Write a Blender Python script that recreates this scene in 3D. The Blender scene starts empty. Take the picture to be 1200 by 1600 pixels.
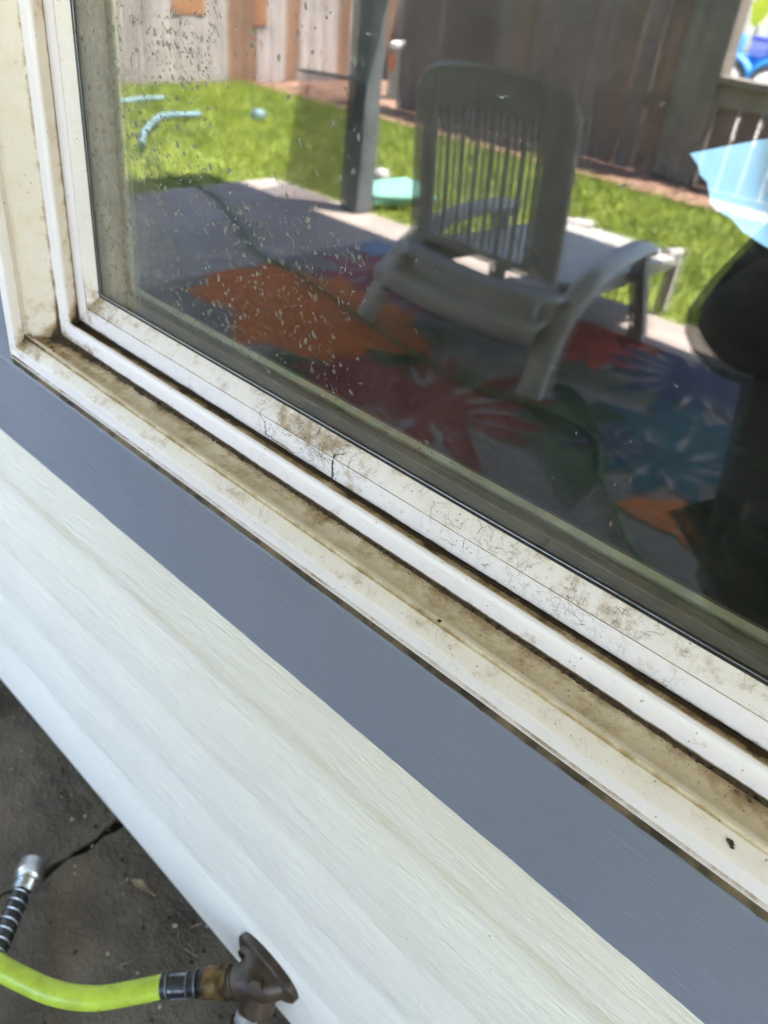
import bpy, math, random
import numpy as np
from mathutils import Vector, Matrix, noise as mnoise
random.seed(7); RNG = np.random.default_rng(7)
R = math.radians
S = bpy.context.scene
COL = S.collection
# ------------------------------------------------------------------ camera
cd = bpy.data.cameras.new('camera'); cam = bpy.data.objects.new('camera', cd); COL.objects.link(cam); S.camera = cam
cx = Vector((0.7163991, 0.69079067, 0.09788045)); cyd = Vector((0.44930233, -0.34945881, -0.82219582)); cz = Vector((-0.53376001, 0.63299826, -0.56072583))
up = -cyd; back = -cz
M = Matrix(((cx.x, up.x, back.x, 0.0), (cx.y, up.y, back.y, -0.29), (cx.z, up.z, back.z, 1.0), (0, 0, 0, 1)))
cam.matrix_world = M
cd.sensor_fit = 'VERTICAL'; cd.sensor_height = 36.0; cd.sensor_width = 27.0; cd.lens = 1288.95 / 1600 * 36.0
cd.clip_start = 0.01; cd.clip_end = 400
cd.dof.use_dof = True; cd.dof.focus_distance = 0.47; cd.dof.aperture_fstop = 9.5
S.render.resolution_x = 768; S.render.resolution_y = 1024
# ------------------------------------------------------------------ sky and sun
TO_SUN = Vector((0.34, -0.26, 1.0)).normalized()
w = bpy.data.worlds.new('World'); S.world = w; w.use_nodes = True
nt = w.node_tree; nt.nodes.clear()
sky = nt.nodes.new('ShaderNodeTexSky'); sky.sky_type = 'NISHITA'; sky.sun_disc = False
sky.sun_elevation = math.asin(TO_SUN.z); sky.sun_rotation = math.atan2(TO_SUN.x, TO_SUN.y)
bg = nt.nodes.new('ShaderNodeBackground'); bg.inputs[1].default_value = 0.11
wo = nt.nodes.new('ShaderNodeOutputWorld'); nt.links.new(sky.outputs[0], bg.inputs[0]); nt.links.new(bg.outputs[0], wo.inputs[0])
sl = bpy.data.lights.new('sun', 'SUN'); sl.energy = 5.0; sl.angle = R(0.5); sl.color = (1, 0.95, 0.87)
sun = bpy.data.objects.new('sun', sl); COL.objects.link(sun); sun.rotation_euler = TO_SUN.to_track_quat('Z', 'Y').to_euler()
S.view_settings.view_transform = 'Standard'; S.view_settings.look = 'None'; S.view_settings.gamma = 1
S.view_settings.exposure = 3.62
S.render.engine = 'CYCLES'
S.cycles.transparent_max_bounces = 24; S.cycles.max_bounces = 10; S.cycles.transmission_bounces = 8
# ------------------------------------------------------------------ helpers
class MB:
    def __init__(s): s.v = []; s.f = []; s.m = []; s.a = []
    def face(s, pts, m=0, attr=None):
        b = len(s.v); s.v += [tuple(p) for p in pts]; s.f.append(list(range(b, b + len(pts)))); s.m.append(m)
        if attr is not None: s.a += list(attr)
    def box(s, x0, x1, y0, y1, z0, z1, m=0):
        b = len(s.v)
        s.v += [(x, y, z) for z in (z0, z1) for y in (y0, y1) for x in (x0, x1)]
        for q in ((0, 2, 3, 1), (4, 5, 7, 6), (0, 1, 5, 4), (2, 6, 7, 3), (0, 4, 6, 2), (1, 3, 7, 5)):
            s.f.append([b + i for i in q]); s.m.append(m)
        return s
    def bar(s, p0, p1, w_, h_, upv=(0, 0, 1), m=0, w1=None, h1=None):
        p0 = Vector(p0); p1 = Vector(p1); d = (p1 - p0).normalized(); sd = d.cross(Vector(upv)).normalized(); u = sd.cross(d)
        w1 = w1 or w_; h1 = h1 or h_
        b = len(s.v)
        for p, ww, hh in ((p0, w_, h_), (p1, w1, h1)):
            for a, c in ((-1, -1), (1, -1), (1, 1), (-1, 1)): s.v.append(tuple(p + sd * a * ww / 2 + u * c * hh / 2))
        for q in ((3, 2, 1, 0), (4, 5, 6, 7), (0, 1, 5, 4), (1, 2, 6, 5), (2, 3, 7, 6), (3, 0, 4, 7)): s.f.append([b + i for i in q]); s.m.append(m)
        return s
    def tube(s, pts, rad, n=12, m=0, sx=1.0, cap=True, upv=(0, 0, 1)):
        pts = [Vector(p) for p in pts]; k = len(pts)
        if not isinstance(rad, (list, tuple)): rad = [rad] * k
        b = len(s.v)
        for i, p in enumerate(pts):
            d = (pts[min(i + 1, k - 1)] - pts[max(i - 1, 0)]).normalized()
            u0 = Vector(upv) if abs(d.dot(Vector(upv))) < 0.95 else Vector((0, 1, 0))
            a = d.cross(u0).normalized(); c = a.cross(d)
            for j in range(n):
                t = 2 * math.pi * j / n; s.v.append(tuple(p + a * math.cos(t) * rad[i] * sx + c * math.sin(t) * rad[i]))
        for i in range(k - 1):
            for j in range(n):
                s.f.append([b + i * n + j, b + i * n + (j + 1) % n, b + (i + 1) * n + (j + 1) % n, b + (i + 1) * n + j]); s.m.append(m)
        if cap:
            s.f.append([b + j for j in reversed(range(n))]); s.m.append(m)
            s.f.append([b + (k - 1) * n + j for j in range(n)]); s.m.append(m)
        return s
    def prism(s, poly, axis, a0, a1, m=0):
        # poly: 2-d points in the plane perpendicular to axis ('x': y,z ; 'y': x,z ; 'z': x,y)
        def P(p, a):
            return (a, p[0], p[1]) if axis == 'x' else ((p[0], a, p[1]) if axis == 'y' else (p[0], p[1], a))
        b = len(s.v); n = len(poly)
        s.v += [P(p, a0) for p in poly] + [P(p, a1) for p in poly]
        s.f.append([b + i for i in range(n)]); s.m.append(m); s.f.append([b + n + i for i in reversed(range(n))]); s.m.append(m)
        for i in range(n): s.f.append([b + i, b + n + i, b + n + (i + 1) % n, b + (i + 1) % n]); s.m.append(m)
        return s
    def build(s, name, mats, parent=None, smooth=False, bevel=0, fix=True, subsurf=0):
        me = bpy.data.meshes.new(name); me.from_pydata(s.v, [], s.f)
        if not isinstance(mats, (list, tuple)): mats = [mats]
        for q in mats: me.materials.append(q)
        me.polygons.foreach_set('material_index', s.m)
        if s.a and len(s.a) == len(s.v):
            ca = me.color_attributes.new('wear', 'FLOAT_COLOR', 'POINT')
            ca.data.foreach_set('color', np.array([(a[0], a[1], a[2], 1) for a in s.a], dtype=np.float32).ravel())
        me.update()
        if fix:
            import bmesh
            bm = bmesh.new(); bm.from_mesh(me); bmesh.ops.recalc_face_normals(bm, faces=bm.faces); bm.to_mesh(me); bm.free()
        if smooth: me.polygons.foreach_set('use_smooth', [True] * len(me.polygons))
        o = bpy.data.objects.new(name, me); COL.objects.link(o)
        if bevel:
            b = o.modifiers.new('b', 'BEVEL'); b.width = bevel; b.segments = 2; b.limit_method = 'ANGLE'; b.angle_limit = R(40)
        if subsurf:
            b = o.modifiers.new('s', 'SUBSURF'); b.levels = subsurf; b.render_levels = subsurf
        if smooth and not subsurf:
            try:
                me.set_sharp_from_angle(angle=R(42))
            except Exception: pass
        if parent:
            o.parent = parent; o.matrix_parent_inverse = Matrix.Translation(-Vector(parent.location)) if parent.type == 'EMPTY' and parent.rotation_euler[2] == 0 else parent.matrix_basis.inverted()
        return o
def tag(o, label=None, cat=None, group=None, kind=None):
    if label: o['label'] = label
    if cat: o['category'] = cat
    if group: o['group'] = group
    if kind: o['kind'] = kind
    return o
def empty(name, loc, label, cat, group=None):
    o = bpy.data.objects.new(name, None); COL.objects.link(o); o.location = loc; o.empty_display_size = 0.05
    return tag(o, label, cat, group)
def sm(pts, n=8):
    P = [Vector(p) for p in pts]; P = [P[0] * 2 - P[1]] + P + [P[-1] * 2 - P[-2]]; out = []
    for i in range(1, len(P) - 2):
        for j in range(n):
            t = j / n; a, b, c, d = P[i - 1:i + 3]
            out.append(0.5 * (2 * b + (c - a) * t + (2 * a - 5 * b + 4 * c - d) * t * t + (3 * b - a - 3 * c + d) * t ** 3))
    return out + [P[-2]]
# ---- node helpers
class N:
    def __init__(s, name):
        s.mat = bpy.data.materials.new(name); s.mat.use_nodes = True; s.t = s.mat.node_tree; s.t.nodes.clear()
        s.out = s.t.nodes.new('ShaderNodeOutputMaterial'); s.bs = s.t.nodes.new('ShaderNodeBsdfPrincipled')
        s.t.links.new(s.bs.outputs[0], s.out.inputs[0]); s.tc = s.t.nodes.new('ShaderNodeTexCoord')
    def link(s, a, b): s.t.links.new(a, b)
    def setv(s, sock, v):
        if isinstance(v, bpy.types.NodeSocket): s.link(v, sock)
        elif isinstance(v, (tuple, list)): sock.default_value = (*v, 1) if len(v) == 3 and len(sock.default_value) == 4 else v
        else: sock.default_value = v
    def co(s, sc=(1, 1, 1), rot=(0, 0, 0), loc=(0, 0, 0)):
        m = s.t.nodes.new('ShaderNodeMapping'); s.link(s.tc.outputs['Object'], m.inputs[0])
        m.inputs['Scale'].default_value = sc; m.inputs['Rotation'].default_value = rot; m.inputs['Location'].default_value = loc; return m.outputs[0]
    def noise(s, scale, detail=4, rough=0.55, co=None, dist=0.0):
        n = s.t.nodes.new('ShaderNodeTexNoise'); n.inputs['Scale'].default_value = scale; n.inputs['Detail'].default_value = detail
        n.inputs['Roughness'].default_value = rough; n.inputs['Distortion'].default_value = dist
        s.link(co if co is not None else s.tc.outputs['Object'], n.inputs['Vector']); return n.outputs['Fac']
    def vor(s, scale, feature='F1', co=None):
        n = s.t.nodes.new('ShaderNodeTexVoronoi'); n.feature = feature; n.inputs['Scale'].default_value = scale
        s.link(co if co is not None else s.tc.outputs['Object'], n.inputs['Vector']); return n.outputs['Distance']
    def math(s, op, a, b=0.0, c=0.0, clamp=False):
        n = s.t.nodes.new('ShaderNodeMath'); n.operation = op; n.use_clamp = clamp
        s.setv(n.inputs[0], a); s.setv(n.inputs[1], b); s.setv(n.inputs[2], c); return n.outputs[0]
    def step(s, v, lo, hi, o0=0.0, o1=1.0):
        n = s.t.nodes.new('ShaderNodeMapRange'); n.interpolation_type = 'SMOOTHSTEP'
        s.setv(n.inputs[0], v); n.inputs[1].default_value = lo; n.inputs[2].default_value = hi; n.inputs[3].default_value = o0; n.inputs[4].default_value = o1; return n.outputs[0]
    def mix(s, f, a, b):
        n = s.t.nodes.new('ShaderNodeMix'); n.data_type = 'RGBA'; s.setv(n.inputs[0], f); s.setv(n.inputs[6], a); s.setv(n.inputs[7], b); return n.outputs[2]
    def attr(s, name='wear'):
        n = s.t.nodes.new('ShaderNodeAttribute'); n.attribute_name = name
        p = s.t.nodes.new('ShaderNodeSeparateColor'); s.link(n.outputs['Color'], p.inputs[0]); return p.outputs
    def xyz(s):
        p = s.t.nodes.new('ShaderNodeSeparateXYZ'); s.link(s.tc.outputs['Object'], p.inputs[0]); return p.outputs
    def bump(s, h, strength=0.3, dist=0.001):
        n = s.t.nodes.new('ShaderNodeBump'); n.inputs['Strength'].default_value = strength; n.inputs['Distance'].default_value = dist
        s.link(h, n.inputs['Height']); s.link(n.outputs[0], s.bs.inputs['Normal']); return n
    def col(s, c): s.setv(s.bs.inputs['Base Color'], c); return s
    def rough(s, r): s.setv(s.bs.inputs['Roughness'], r); return s
def plain(name, c, rough=0.6, var=0.12, scale=30, bump=0.15, bd=0.001, metal=0.0):
    n = N(name); f = n.noise(scale, 5)
    c2 = tuple(max(0, q * (1 - 2.2 * var)) for q in c); c1 = tuple(min(1, q * (1 + var)) for q in c)
    n.col(n.mix(n.step(f, 0.3, 0.7), c2, c1)); n.rough(n.step(n.noise(scale * 3), 0.3, 0.7, rough - 0.08, min(1, rough + 0.1)))
    n.bs.inputs['Metallic'].default_value = metal
    if bump: n.bump(n.noise(scale * 4, 4), bump, bd)
    return n.mat
# ---- vinyl with grime (wear attribute: r grime and bead shadow, g cream, b craze)
def vinyl(name):
    n = N(name); at = n.attr(); gr, cr, cz_ = at[0], at[1], at[2]
    big = n.noise(9, 3); med = n.noise(55, 6, 0.65); fine = n.noise(260, 5, 0.7); strk = n.noise(70, 5, 0.6, n.co((0.16, 1, 1)))
    base = n.mix(n.math('MULTIPLY', cr, n.step(med, 0.2, 0.7, 0.75, 1.15), clamp=True), (0.88, 0.82, 0.87), (0.67, 0.55, 0.385))
    base = n.mix(n.math('MULTIPLY', n.step(big, 0.45, 0.75), 0.10), base, (0.62, 0.56, 0.42))
    g = n.math('ADD', gr, n.math('MULTIPLY', n.math('SUBTRACT', med, 0.5), 1.35))
    g = n.math('ADD', g, n.math('MULTIPLY', n.math('SUBTRACT', strk, 0.5), 0.7))
    g = n.math('ADD', g, n.math('MULTIPLY', n.math('SUBTRACT', fine, 0.5), 0.6))
    light = n.step(g, 0.34, 0.78, 0, 0.9); dark = n.step(g, 0.74, 1.02, 0, 0.97)
    base = n.mix(light, base, n.mix(n.step(fine, 0.35, 0.65), (0.21, 0.125, 0.05), (0.42, 0.29, 0.145)))
    base = n.mix(dark, base, (0.045, 0.027, 0.014))
    # fly specks and hairline craze
    sp = n.vor(150); spm = n.step(n.noise(33, 3), 0.36, 0.60); sp2 = n.step(n.math('ADD', sp, n.math('MULTIPLY', fine, 0.15)), 0.19, 0.12)
    base = n.mix(n.math('MULTIPLY', n.math('MULTIPLY', sp2, spm), 0.85), base, (0.075, 0.05, 0.03))
    wv = n.t.nodes.new('ShaderNodeVectorMath'); wv.operation = 'ADD'
    nz = n.t.nodes.new('ShaderNodeTexNoise'); nz.inputs['Scale'].default_value = 120; n.link(n.tc.outputs['Object'], nz.inputs['Vector'])
    sc = n.t.nodes.new('ShaderNodeVectorMath'); sc.operation = 'SCALE'; sc.inputs['Scale'].default_value = 0.009; n.link(nz.outputs['Color'], sc.inputs[0])
    n.link(n.tc.outputs['Object'], wv.inputs[0]); n.link(sc.outputs[0], wv.inputs[1])
    e1 = n.vor(210, 'DISTANCE_TO_EDGE', wv.outputs[0]); e2 = n.vor(480, 'DISTANCE_TO_EDGE', wv.outputs[0])
    ck = n.math('MAXIMUM', n.step(e1, 0.055, 0.015), n.math('MULTIPLY', n.step(e2, 0.07, 0.02), 0.6))
    ckm = n.math('MULTIPLY', n.step(n.noise(40, 4, co=n.co((1, 1, 1), loc=(3, 1, 2))), 0.38, 0.62), n.step(n.noise(170, 3), 0.38, 0.6))
    base = n.mix(n.math('MULTIPLY', n.math('MULTIPLY', ck, ckm), n.math('MULTIPLY', cz_, 0.95), clamp=True), base, (0.16, 0.10, 0.06))
    n.col(base); n.rough(n.step(g, 0.2, 0.8, 0.42, 0.85))
    hh = n.math('ADD', n.math('MULTIPLY', fine, 0.5), n.math('MULTIPLY', g, 0.7)); n.bump(hh, 0.35, 0.0006)
    return n.mat
M_VINYL = vinyl('weathered_vinyl')
# ------------------------------------------------------------------ materials
def m_trim():
    n = N('grey_blue_paint'); g1 = n.noise(70, 6, 0.6, n.co((0.22, 1, 1))); g2 = n.noise(260, 3, 0.6, n.co((0.10, 1, 1))); b = n.noise(5, 3)
    sp = n.vor(120); spm = n.step(n.noise(30, 2), 0.58, 0.64); s_ = n.math('MULTIPLY', n.step(sp, 0.1, 0.05), spm)
    c = n.mix(n.step(b, 0.3, 0.7), (0.196, 0.214, 0.285), (0.216, 0.235, 0.305))
    c = n.mix(n.math('MULTIPLY', n.step(g1, 0.62, 0.75), 0.25), c, (0.25, 0.29, 0.35))
    c = n.mix(n.math('MULTIPLY', s_, 0.6), c, (0.45, 0.45, 0.45))
    n.col(c); n.rough(n.step(g1, 0.3, 0.7, 0.33, 0.46))
    n.bump(n.math('ADD', n.math('MULTIPLY', g1, 1.0), n.math('MULTIPLY', g2, 0.6)), 0.5, 0.0018); return n.mat
def m_siding():
    n = N('white_painted_siding'); z = n.xyz()[2]
    st = n.noise(110, 6, 0.7, n.co((0.10, 1, 1)), dist=0.3); st2 = n.noise(400, 4, 0.6, n.co((0.12, 1, 1)), dist=0.6); b = n.noise(7, 4); f = n.noise(150, 4)
    def band(c0, wd): return n.step(n.math('ABSOLUTE', n.math('SUBTRACT', z, c0)), wd, wd * 0.2)
    tan = n.math('MAXIMUM', band(0.492, 0.010), n.math('MULTIPLY', band(0.373, 0.008), 0.8)); tan = n.math('MULTIPLY', tan, n.step(n.noise(60, 6, 0.75, n.co((0.3, 1, 1))), 0.3, 0.55))
    c = n.mix(n.step(b, 0.3, 0.75), (0.88, 0.81, 0.725), (0.92, 0.85, 0.765))
    c = n.mix(n.math('MULTIPLY', n.step(st2, 0.5, 0.72), 0.12), c, (0.62, 0.59, 0.52))
    c = n.mix(n.math('MULTIPLY', tan, 0.36), c, (0.70, 0.58, 0.38))
    sp = n.math('MULTIPLY', n.step(n.vor(90), 0.07, 0.04), n.step(n.noise(22, 2), 0.6, 0.66)); c = n.mix(sp, c, (0.18, 0.14, 0.1))
    n.col(c); n.rough(0.55)
    n.bump(n.math('ADD', n.step(st, 0.3, 0.7), n.math('ADD', n.math('MULTIPLY', st2, 1.5), n.math('MULTIPLY', f, 0.15))), 0.95, 0.0012); return n.mat
def m_concrete():
    n = N('patio_concrete'); p = n.xyz(); b = n.noise(3.5, 6, 0.6); f = n.noise(40, 7, 0.7); s = n.noise(160, 3); mid = n.noise(11, 5)
    near_wall = n.step(n.math('ADD', p[1], n.math('MULTIPLY', b, 0.25)), -0.62, -0.28)   # slab colour goes darker along the house
    dry = n.mix(n.step(b, 0.3, 0.7), (0.20, 0.16, 0.145), (0.30, 0.245, 0.22)); dry = n.mix(n.math('MULTIPLY', n.step(f, 0.4, 0.7), 0.3), dry, (0.22, 0.2, 0.19))
    wall_tone = n.mix(n.step(mid, 0.35, 0.65), (0.072, 0.053, 0.034), (0.150, 0.115, 0.078)); wall_tone = n.mix(n.math('MULTIPLY', n.step(f, 0.5, 0.7), 0.5), wall_tone, (0.16, 0.125, 0.085))
    sp = n.math('MULTIPLY', n.step(n.vor(36), 0.16, 0.09), n.step(n.noise(9, 2), 0.55, 0.62)); wall_tone = n.mix(n.math('MULTIPLY', sp, 0.5), wall_tone, (0.26, 0.23, 0.19))
    n.col(n.mix(near_wall, dry, wall_tone)); n.rough(n.step(mid, 0.3, 0.7, 0.62, 0.85)); coarse = n.step(n.noise(24, 6, 0.7), 0.3, 0.7); n.bump(n.math('ADD', n.math('ADD', f, n.math('MULTIPLY', s, 0.6)), coarse), 0.8, 0.0045); return n.mat
def m_lawn():
    n = N('lawn_green'); b = n.noise(2.2, 5, 0.6); f = n.noise(25, 5, 0.7); y = n.noise(6, 3)
    c = n.mix(n.step(b, 0.35, 0.65), (0.095, 0.135, 0.012), (0.165, 0.200, 0.020)); c = n.mix(n.math('MULTIPLY', n.step(f, 0.45, 0.7), 0.6), c, (0.17, 0.21, 0.04))
    c = n.mix(n.math('MULTIPLY', n.step(y, 0.6, 0.75), 0.6), c, (0.34, 0.30, 0.12)); n.col(c); n.rough(0.9); n.bump(f, 1.0, 0.02); return n.mat
def m_wood(name, c1, c2, c3, top=None):
    n = N(name); oi = n.t.nodes.new('ShaderNodeObjectInfo'); p = n.xyz()
    g = n.noise(14, 6, 0.6, n.co((1, 1, 0.09))); g2 = n.noise(70, 4, 0.6, n.co((1, 1, 0.05))); b = n.noise(2.0, 4)
    c = n.mix(n.step(g, 0.3, 0.7), c1, c2); c = n.mix(n.math('MULTIPLY', n.step(g2, 0.5, 0.75), 0.5), c, c3); c = n.mix(n.math('MULTIPLY', n.step(b, 0.4, 0.7), 0.5), c, tuple(q * 0.55 for q in c1))
    n.col(c); n.rough(0.85); n.bump(n.math('ADD', g, g2), 0.5, 0.004); return n.mat
M_TRIM = m_trim(); M_SIDE = m_siding(); M_CONC = m_concrete(); M_LAWN = m_lawn()
M_BOARD_GREY = m_wood('weathered_grey_board', (0.20, 0.165, 0.15), (0.34, 0.30, 0.285), (0.12, 0.09, 0.075))
M_BOARD_BROWN = m_wood('brown_board', (0.12, 0.062, 0.034), (0.20, 0.11, 0.065), (0.06, 0.03, 0.02))
M_BOARD_DARK = m_wood('dark_board', (0.135, 0.095, 0.085), (0.20, 0.145, 0.13), (0.06, 0.04, 0.035))
M_BOARD_ORANGE = m_wood('orange_stained_board', (0.20, 0.085, 0.035), (0.28, 0.13, 0.06), (0.13, 0.06, 0.03))
M_POSTB = m_wood('brownish_dark_board', (0.135, 0.085, 0.06), (0.20, 0.13, 0.10), (0.06, 0.035, 0.025))
M_CAULK = plain('olive_brown_caulk', (0.14, 0.10, 0.058), 0.8, 0.35, 60, 0.5, 0.001)
M_DARKDIRT = plain('dark_weatherstrip', (0.035, 0.026, 0.018), 0.9, 0.5, 200, 0.6, 0.001)
M_GASKET = plain('black_rubber', (0.02, 0.02, 0.022), 0.5, 0.1, 80, 0.1)
M_GLINT = plain('gasket_glint', (0.42, 0.43, 0.45), 0.35, 0.1, 80, 0.1, metal=0.7)  # pale metallic line painting the highlight along the gasket
M_PLAST = plain('white_resin', (0.31, 0.29, 0.275), 0.42, 0.05, 12, 0.05)
M_CREAMV = plain('cream_vinyl', (0.62, 0.57, 0.44), 0.6, 0.08, 30, 0.1)
M_POST = plain('grey_post_paint', (0.095, 0.098, 0.105), 0.55, 0.12, 8, 0.2)
M_MULCH = plain('bark_mulch', (0.34, 0.19, 0.13), 0.95, 0.4, 60, 1.0, 0.01)
M_ROOF = plain('patio_cover_paint', (0.55, 0.52, 0.46), 0.8, 0.1, 6, 0.1)
M_BLACK = plain('black_plastic', (0.014, 0.014, 0.015), 0.35, 0.2, 40, 0.1)
M_SILVER = plain('satin_aluminium', (0.62, 0.62, 0.63), 0.32, 0.08, 60, 0.1, metal=1.0)
M_LIME = plain('lime_hose', (0.46, 0.58, 0.055), 0.33, 0.10, 40, 0.15)
M_HOSE2 = plain('green_hose', (0.05, 0.11, 0.02), 0.7, 0.08, 20, 0.1)
M_BRONZE = plain('tarnished_bronze', (0.070, 0.045, 0.028), 0.42, 0.3, 30, 0.5, 0.0010, metal=0.3)
M_BRASS = plain('dull_brass', (0.16, 0.095, 0.035), 0.45, 0.35, 70, 0.4, 0.001, metal=0.7)
M_TAPE = plain('thread_tape', (0.30, 0.29, 0.28), 0.7, 0.15, 90, 0.5)
M_ROOM = plain('dim_room_wall', (0.10, 0.088, 0.075), 0.9, 0.05, 5, 0)
M_CURT = plain('dark_curtain_cloth', (0.02, 0.016, 0.014), 0.95, 0.2, 20, 0.3)
# ------------------------------------------------------------------ glass
def glass(name, r0, tint, grime=0.0):
    n = N(name); n.t.nodes.remove(n.bs)
    geo = n.t.nodes.new('ShaderNodeNewGeometry'); d = n.t.nodes.new('ShaderNodeVectorMath'); d.operation = 'DOT_PRODUCT'
    n.link(geo.outputs['Normal'], d.inputs[0]); n.link(geo.outputs['Incoming'], d.inputs[1])
    c = n.math('ABSOLUTE', d.outputs['Value']); q = n.math('POWER', n.math('SUBTRACT', 1.0, c), 5.0)
    F = n.math('ADD', r0, n.math('MULTIPLY', q, 1 - r0), clamp=True)
    tr = n.t.nodes.new('ShaderNodeBsdfTransparent'); tr.inputs[0].default_value = (*tint, 1)
    gl = n.t.nodes.new('ShaderNodeBsdfGlossy'); gl.inputs['Roughness'].default_value = 0.0; gl.inputs[0].default_value = (1, 1, 1, 1)
    mx = n.t.nodes.new('ShaderNodeMixShader'); n.link(F, mx.inputs[0]); n.link(tr.outputs[0], mx.inputs[1]); n.link(gl.outputs[0], mx.inputs[2])
    last = mx.outputs[0]
    if grime:   # thin film of dust and dried runs on the outside
        df = n.t.nodes.new('ShaderNodeBsdfDiffuse'); df.inputs[0].default_value = (0.72, 0.70, 0.64, 1)
        a = n.step(n.noise(14, 5, 0.6, n.co((1, 1, 0.25))), 0.35, 0.75, 0.25, 1.0); b = n.step(n.noise(190, 3, 0.6, n.co((1, 1, 0.4))), 0.56, 0.72, 0.6, 2.2)
        fr = n.math('MULTIPLY', n.math('MULTIPLY', a, b), grime); m2 = n.t.nodes.new('ShaderNodeMixShader')
        n.link(fr, m2.inputs[0]); n.link(last, m2.inputs[1]); n.link(df.outputs[0], m2.inputs[2]); last = m2.outputs[0]
        wob = n.t.nodes.new('ShaderNodeBump'); wob.inputs['Strength'].default_value = 0.06; wob.inputs['Distance'].default_value = 0.001
        n.link(n.noise(10, 2), wob.inputs['Height']); n.link(wob.outputs[0], gl.inputs['Normal'])
    n.link(last, n.out.inputs[0]); return n.mat
M_GLASS1 = glass('outer_glass', 0.115, (0.96, 0.97, 0.96), 0.026)
M_GLASS2 = glass('inner_glass', 0.05, (0.95, 0.96, 0.95))
def m_drop():
    n = N('dried_water_drop'); b = n.bs; tp = n.t.nodes.new('ShaderNodeBsdfTransparent'); mx = n.t.nodes.new('ShaderNodeMixShader'); mx.inputs[0].default_value = 0.78; n.link(tp.outputs[0], mx.inputs[1]); n.link(b.outputs[0], mx.inputs[2]); n.link(mx.outputs[0], n.out.inputs[0]); b.inputs['Roughness'].default_value = 0.12; b.inputs['IOR'].default_value = 1.33
    b.inputs['Transmission Weight'].default_value = 0.72; b.inputs['Base Color'].default_value = (0.42, 0.40, 0.35, 1); return n.mat
M_DROP = m_drop()
# ------------------------------------------------------------------ ground and setting
def slab(name, x0, x1, y0, y1, z, m, nx=2, ny=2, amp=0, thick=0.1):
    b = MB()
    for i in range(nx):
        for j in range(ny):
            X = [x0 + (x1 - x0) * (i + a) / nx for a in (0, 1)]; Y = [y0 + (y1 - y0) * (j + a) / ny for a in (0, 1)]
            b.face([(X[0], Y[0], z), (X[1], Y[0], z), (X[1], Y[1], z), (X[0], Y[1], z)])
    if thick:
        b.face([(x0, y0, z - thick), (x0, y1, z - thick), (x1, y1, z - thick), (x1, y0, z - thick)])
        for (a, c) in (((x0, y0), (x1, y0)), ((x1, y0), (x1, y1)), ((x1, y1), (x0, y1)), ((x0, y1), (x0, y0))):
            b.face([(a[0], a[1], z - thick), (c[0], c[1], z - thick), (c[0], c[1], z), (a[0], a[1], z)])
    return b.build(name, m)
M_EARTH = plain('far_ground', (0.20, 0.21, 0.10), 0.95, 0.3, 2, 0.3, 0.01)
tag(slab('ground', -150, 150, -150, 150, -0.035, M_EARTH, thick=0), kind='structure')
tag(slab('lawn', -6.4, 4.5, -4.30, 1.5, -0.018, M_LAWN, thick=0.012), kind='structure')
tag(slab('mulch_nook', -6.4, -4.7, -6.4, -5.301, -0.006, M_MULCH, thick=0.02), kind='structure')
tag(slab('mulch_bed', -6.4, 4.5, -5.3, -4.30, -0.006, M_MULCH, thick=0.02), kind='structure')
M_DRIVE = plain('pale_driveway', (0.72, 0.68, 0.60), 0.9, 0.08, 4, 0.2)
tag(slab('dirt_path', -4.7, 4.5, -6.9, -5.3, -0.016, plain('tan_dirt', (0.20, 0.15, 0.11), 0.95, 0.3, 6, 0.3), thick=0.012), kind='structure')
tag(slab('driveway', -12, 4.5, -16, -6.9, -0.02, M_DRIVE, thick=0.01), kind='structure')
# patio slabs, with a control joint running out from the wall and a chipped edge
def patio():
    b = MB()
    def slabp(x0, x1, y0, y1, wav0, wav1):
        n = 240; ys = [y0 + (y1 - y0) * i / n for i in range(n + 1)]
        a = [x0 + wav0 * (mnoise.noise(Vector((3.1, y * 9, 0))) * 0.013 + mnoise.noise(Vector((7, y * 26, 0))) * 0.011 + mnoise.noise(Vector((2, y * 90, 0))) * 0.004) for y in ys]
        c = [x1 + wav1 * (mnoise.noise(Vector((3.1, y * 9, 0))) * 0.011 + mnoise.noise(Vector((9, y * 30, 0))) * 0.006 + mnoise.noise(Vector((5, y * 100, 0))) * 0.004) for y in ys]
        for i in range(n):
            b.face([(a[i], ys[i], 0), (c[i], ys[i], 0), (c[i + 1], ys[i + 1], 0), (a[i + 1], ys[i + 1], 0)])
            b.face([(a[i], ys[i], -0.09), (a[i], ys[i], 0), (a[i + 1], ys[i + 1], 0), (a[i + 1], ys[i + 1], -0.09)])
            b.face([(c[i], ys[i], -0.09), (c[i + 1], ys[i + 1], -0.09), (c[i + 1], ys[i + 1], 0), (c[i], ys[i], 0)])
        b.face([(x0, y0, -0.09), (x1, y0, -0.09), (x1, y0, 0), (x0, y0, 0)]); b.face([(x0, y1, -0.09), (x0, y1, 0), (x1, y1, 0), (x1, y1, -0.09)])
    slabp(-3.38, -0.665, -2.42, 0.06, 0, 1); slabp(-0.655, 4.2, -2.42, 0.06, 1, 0)
    return b.build('patio', M_CONC, fix=False)
tag(patio(), kind='structure')
M_SOIL = plain('joint_soil', (0.012, 0.009, 0.006), 0.95, 0.3, 90, 0.5)
tag(slab('joint_soil', -0.70, -0.62, -2.4, 0.06, -0.006, M_SOIL, thick=0.005), kind='structure')
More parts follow.
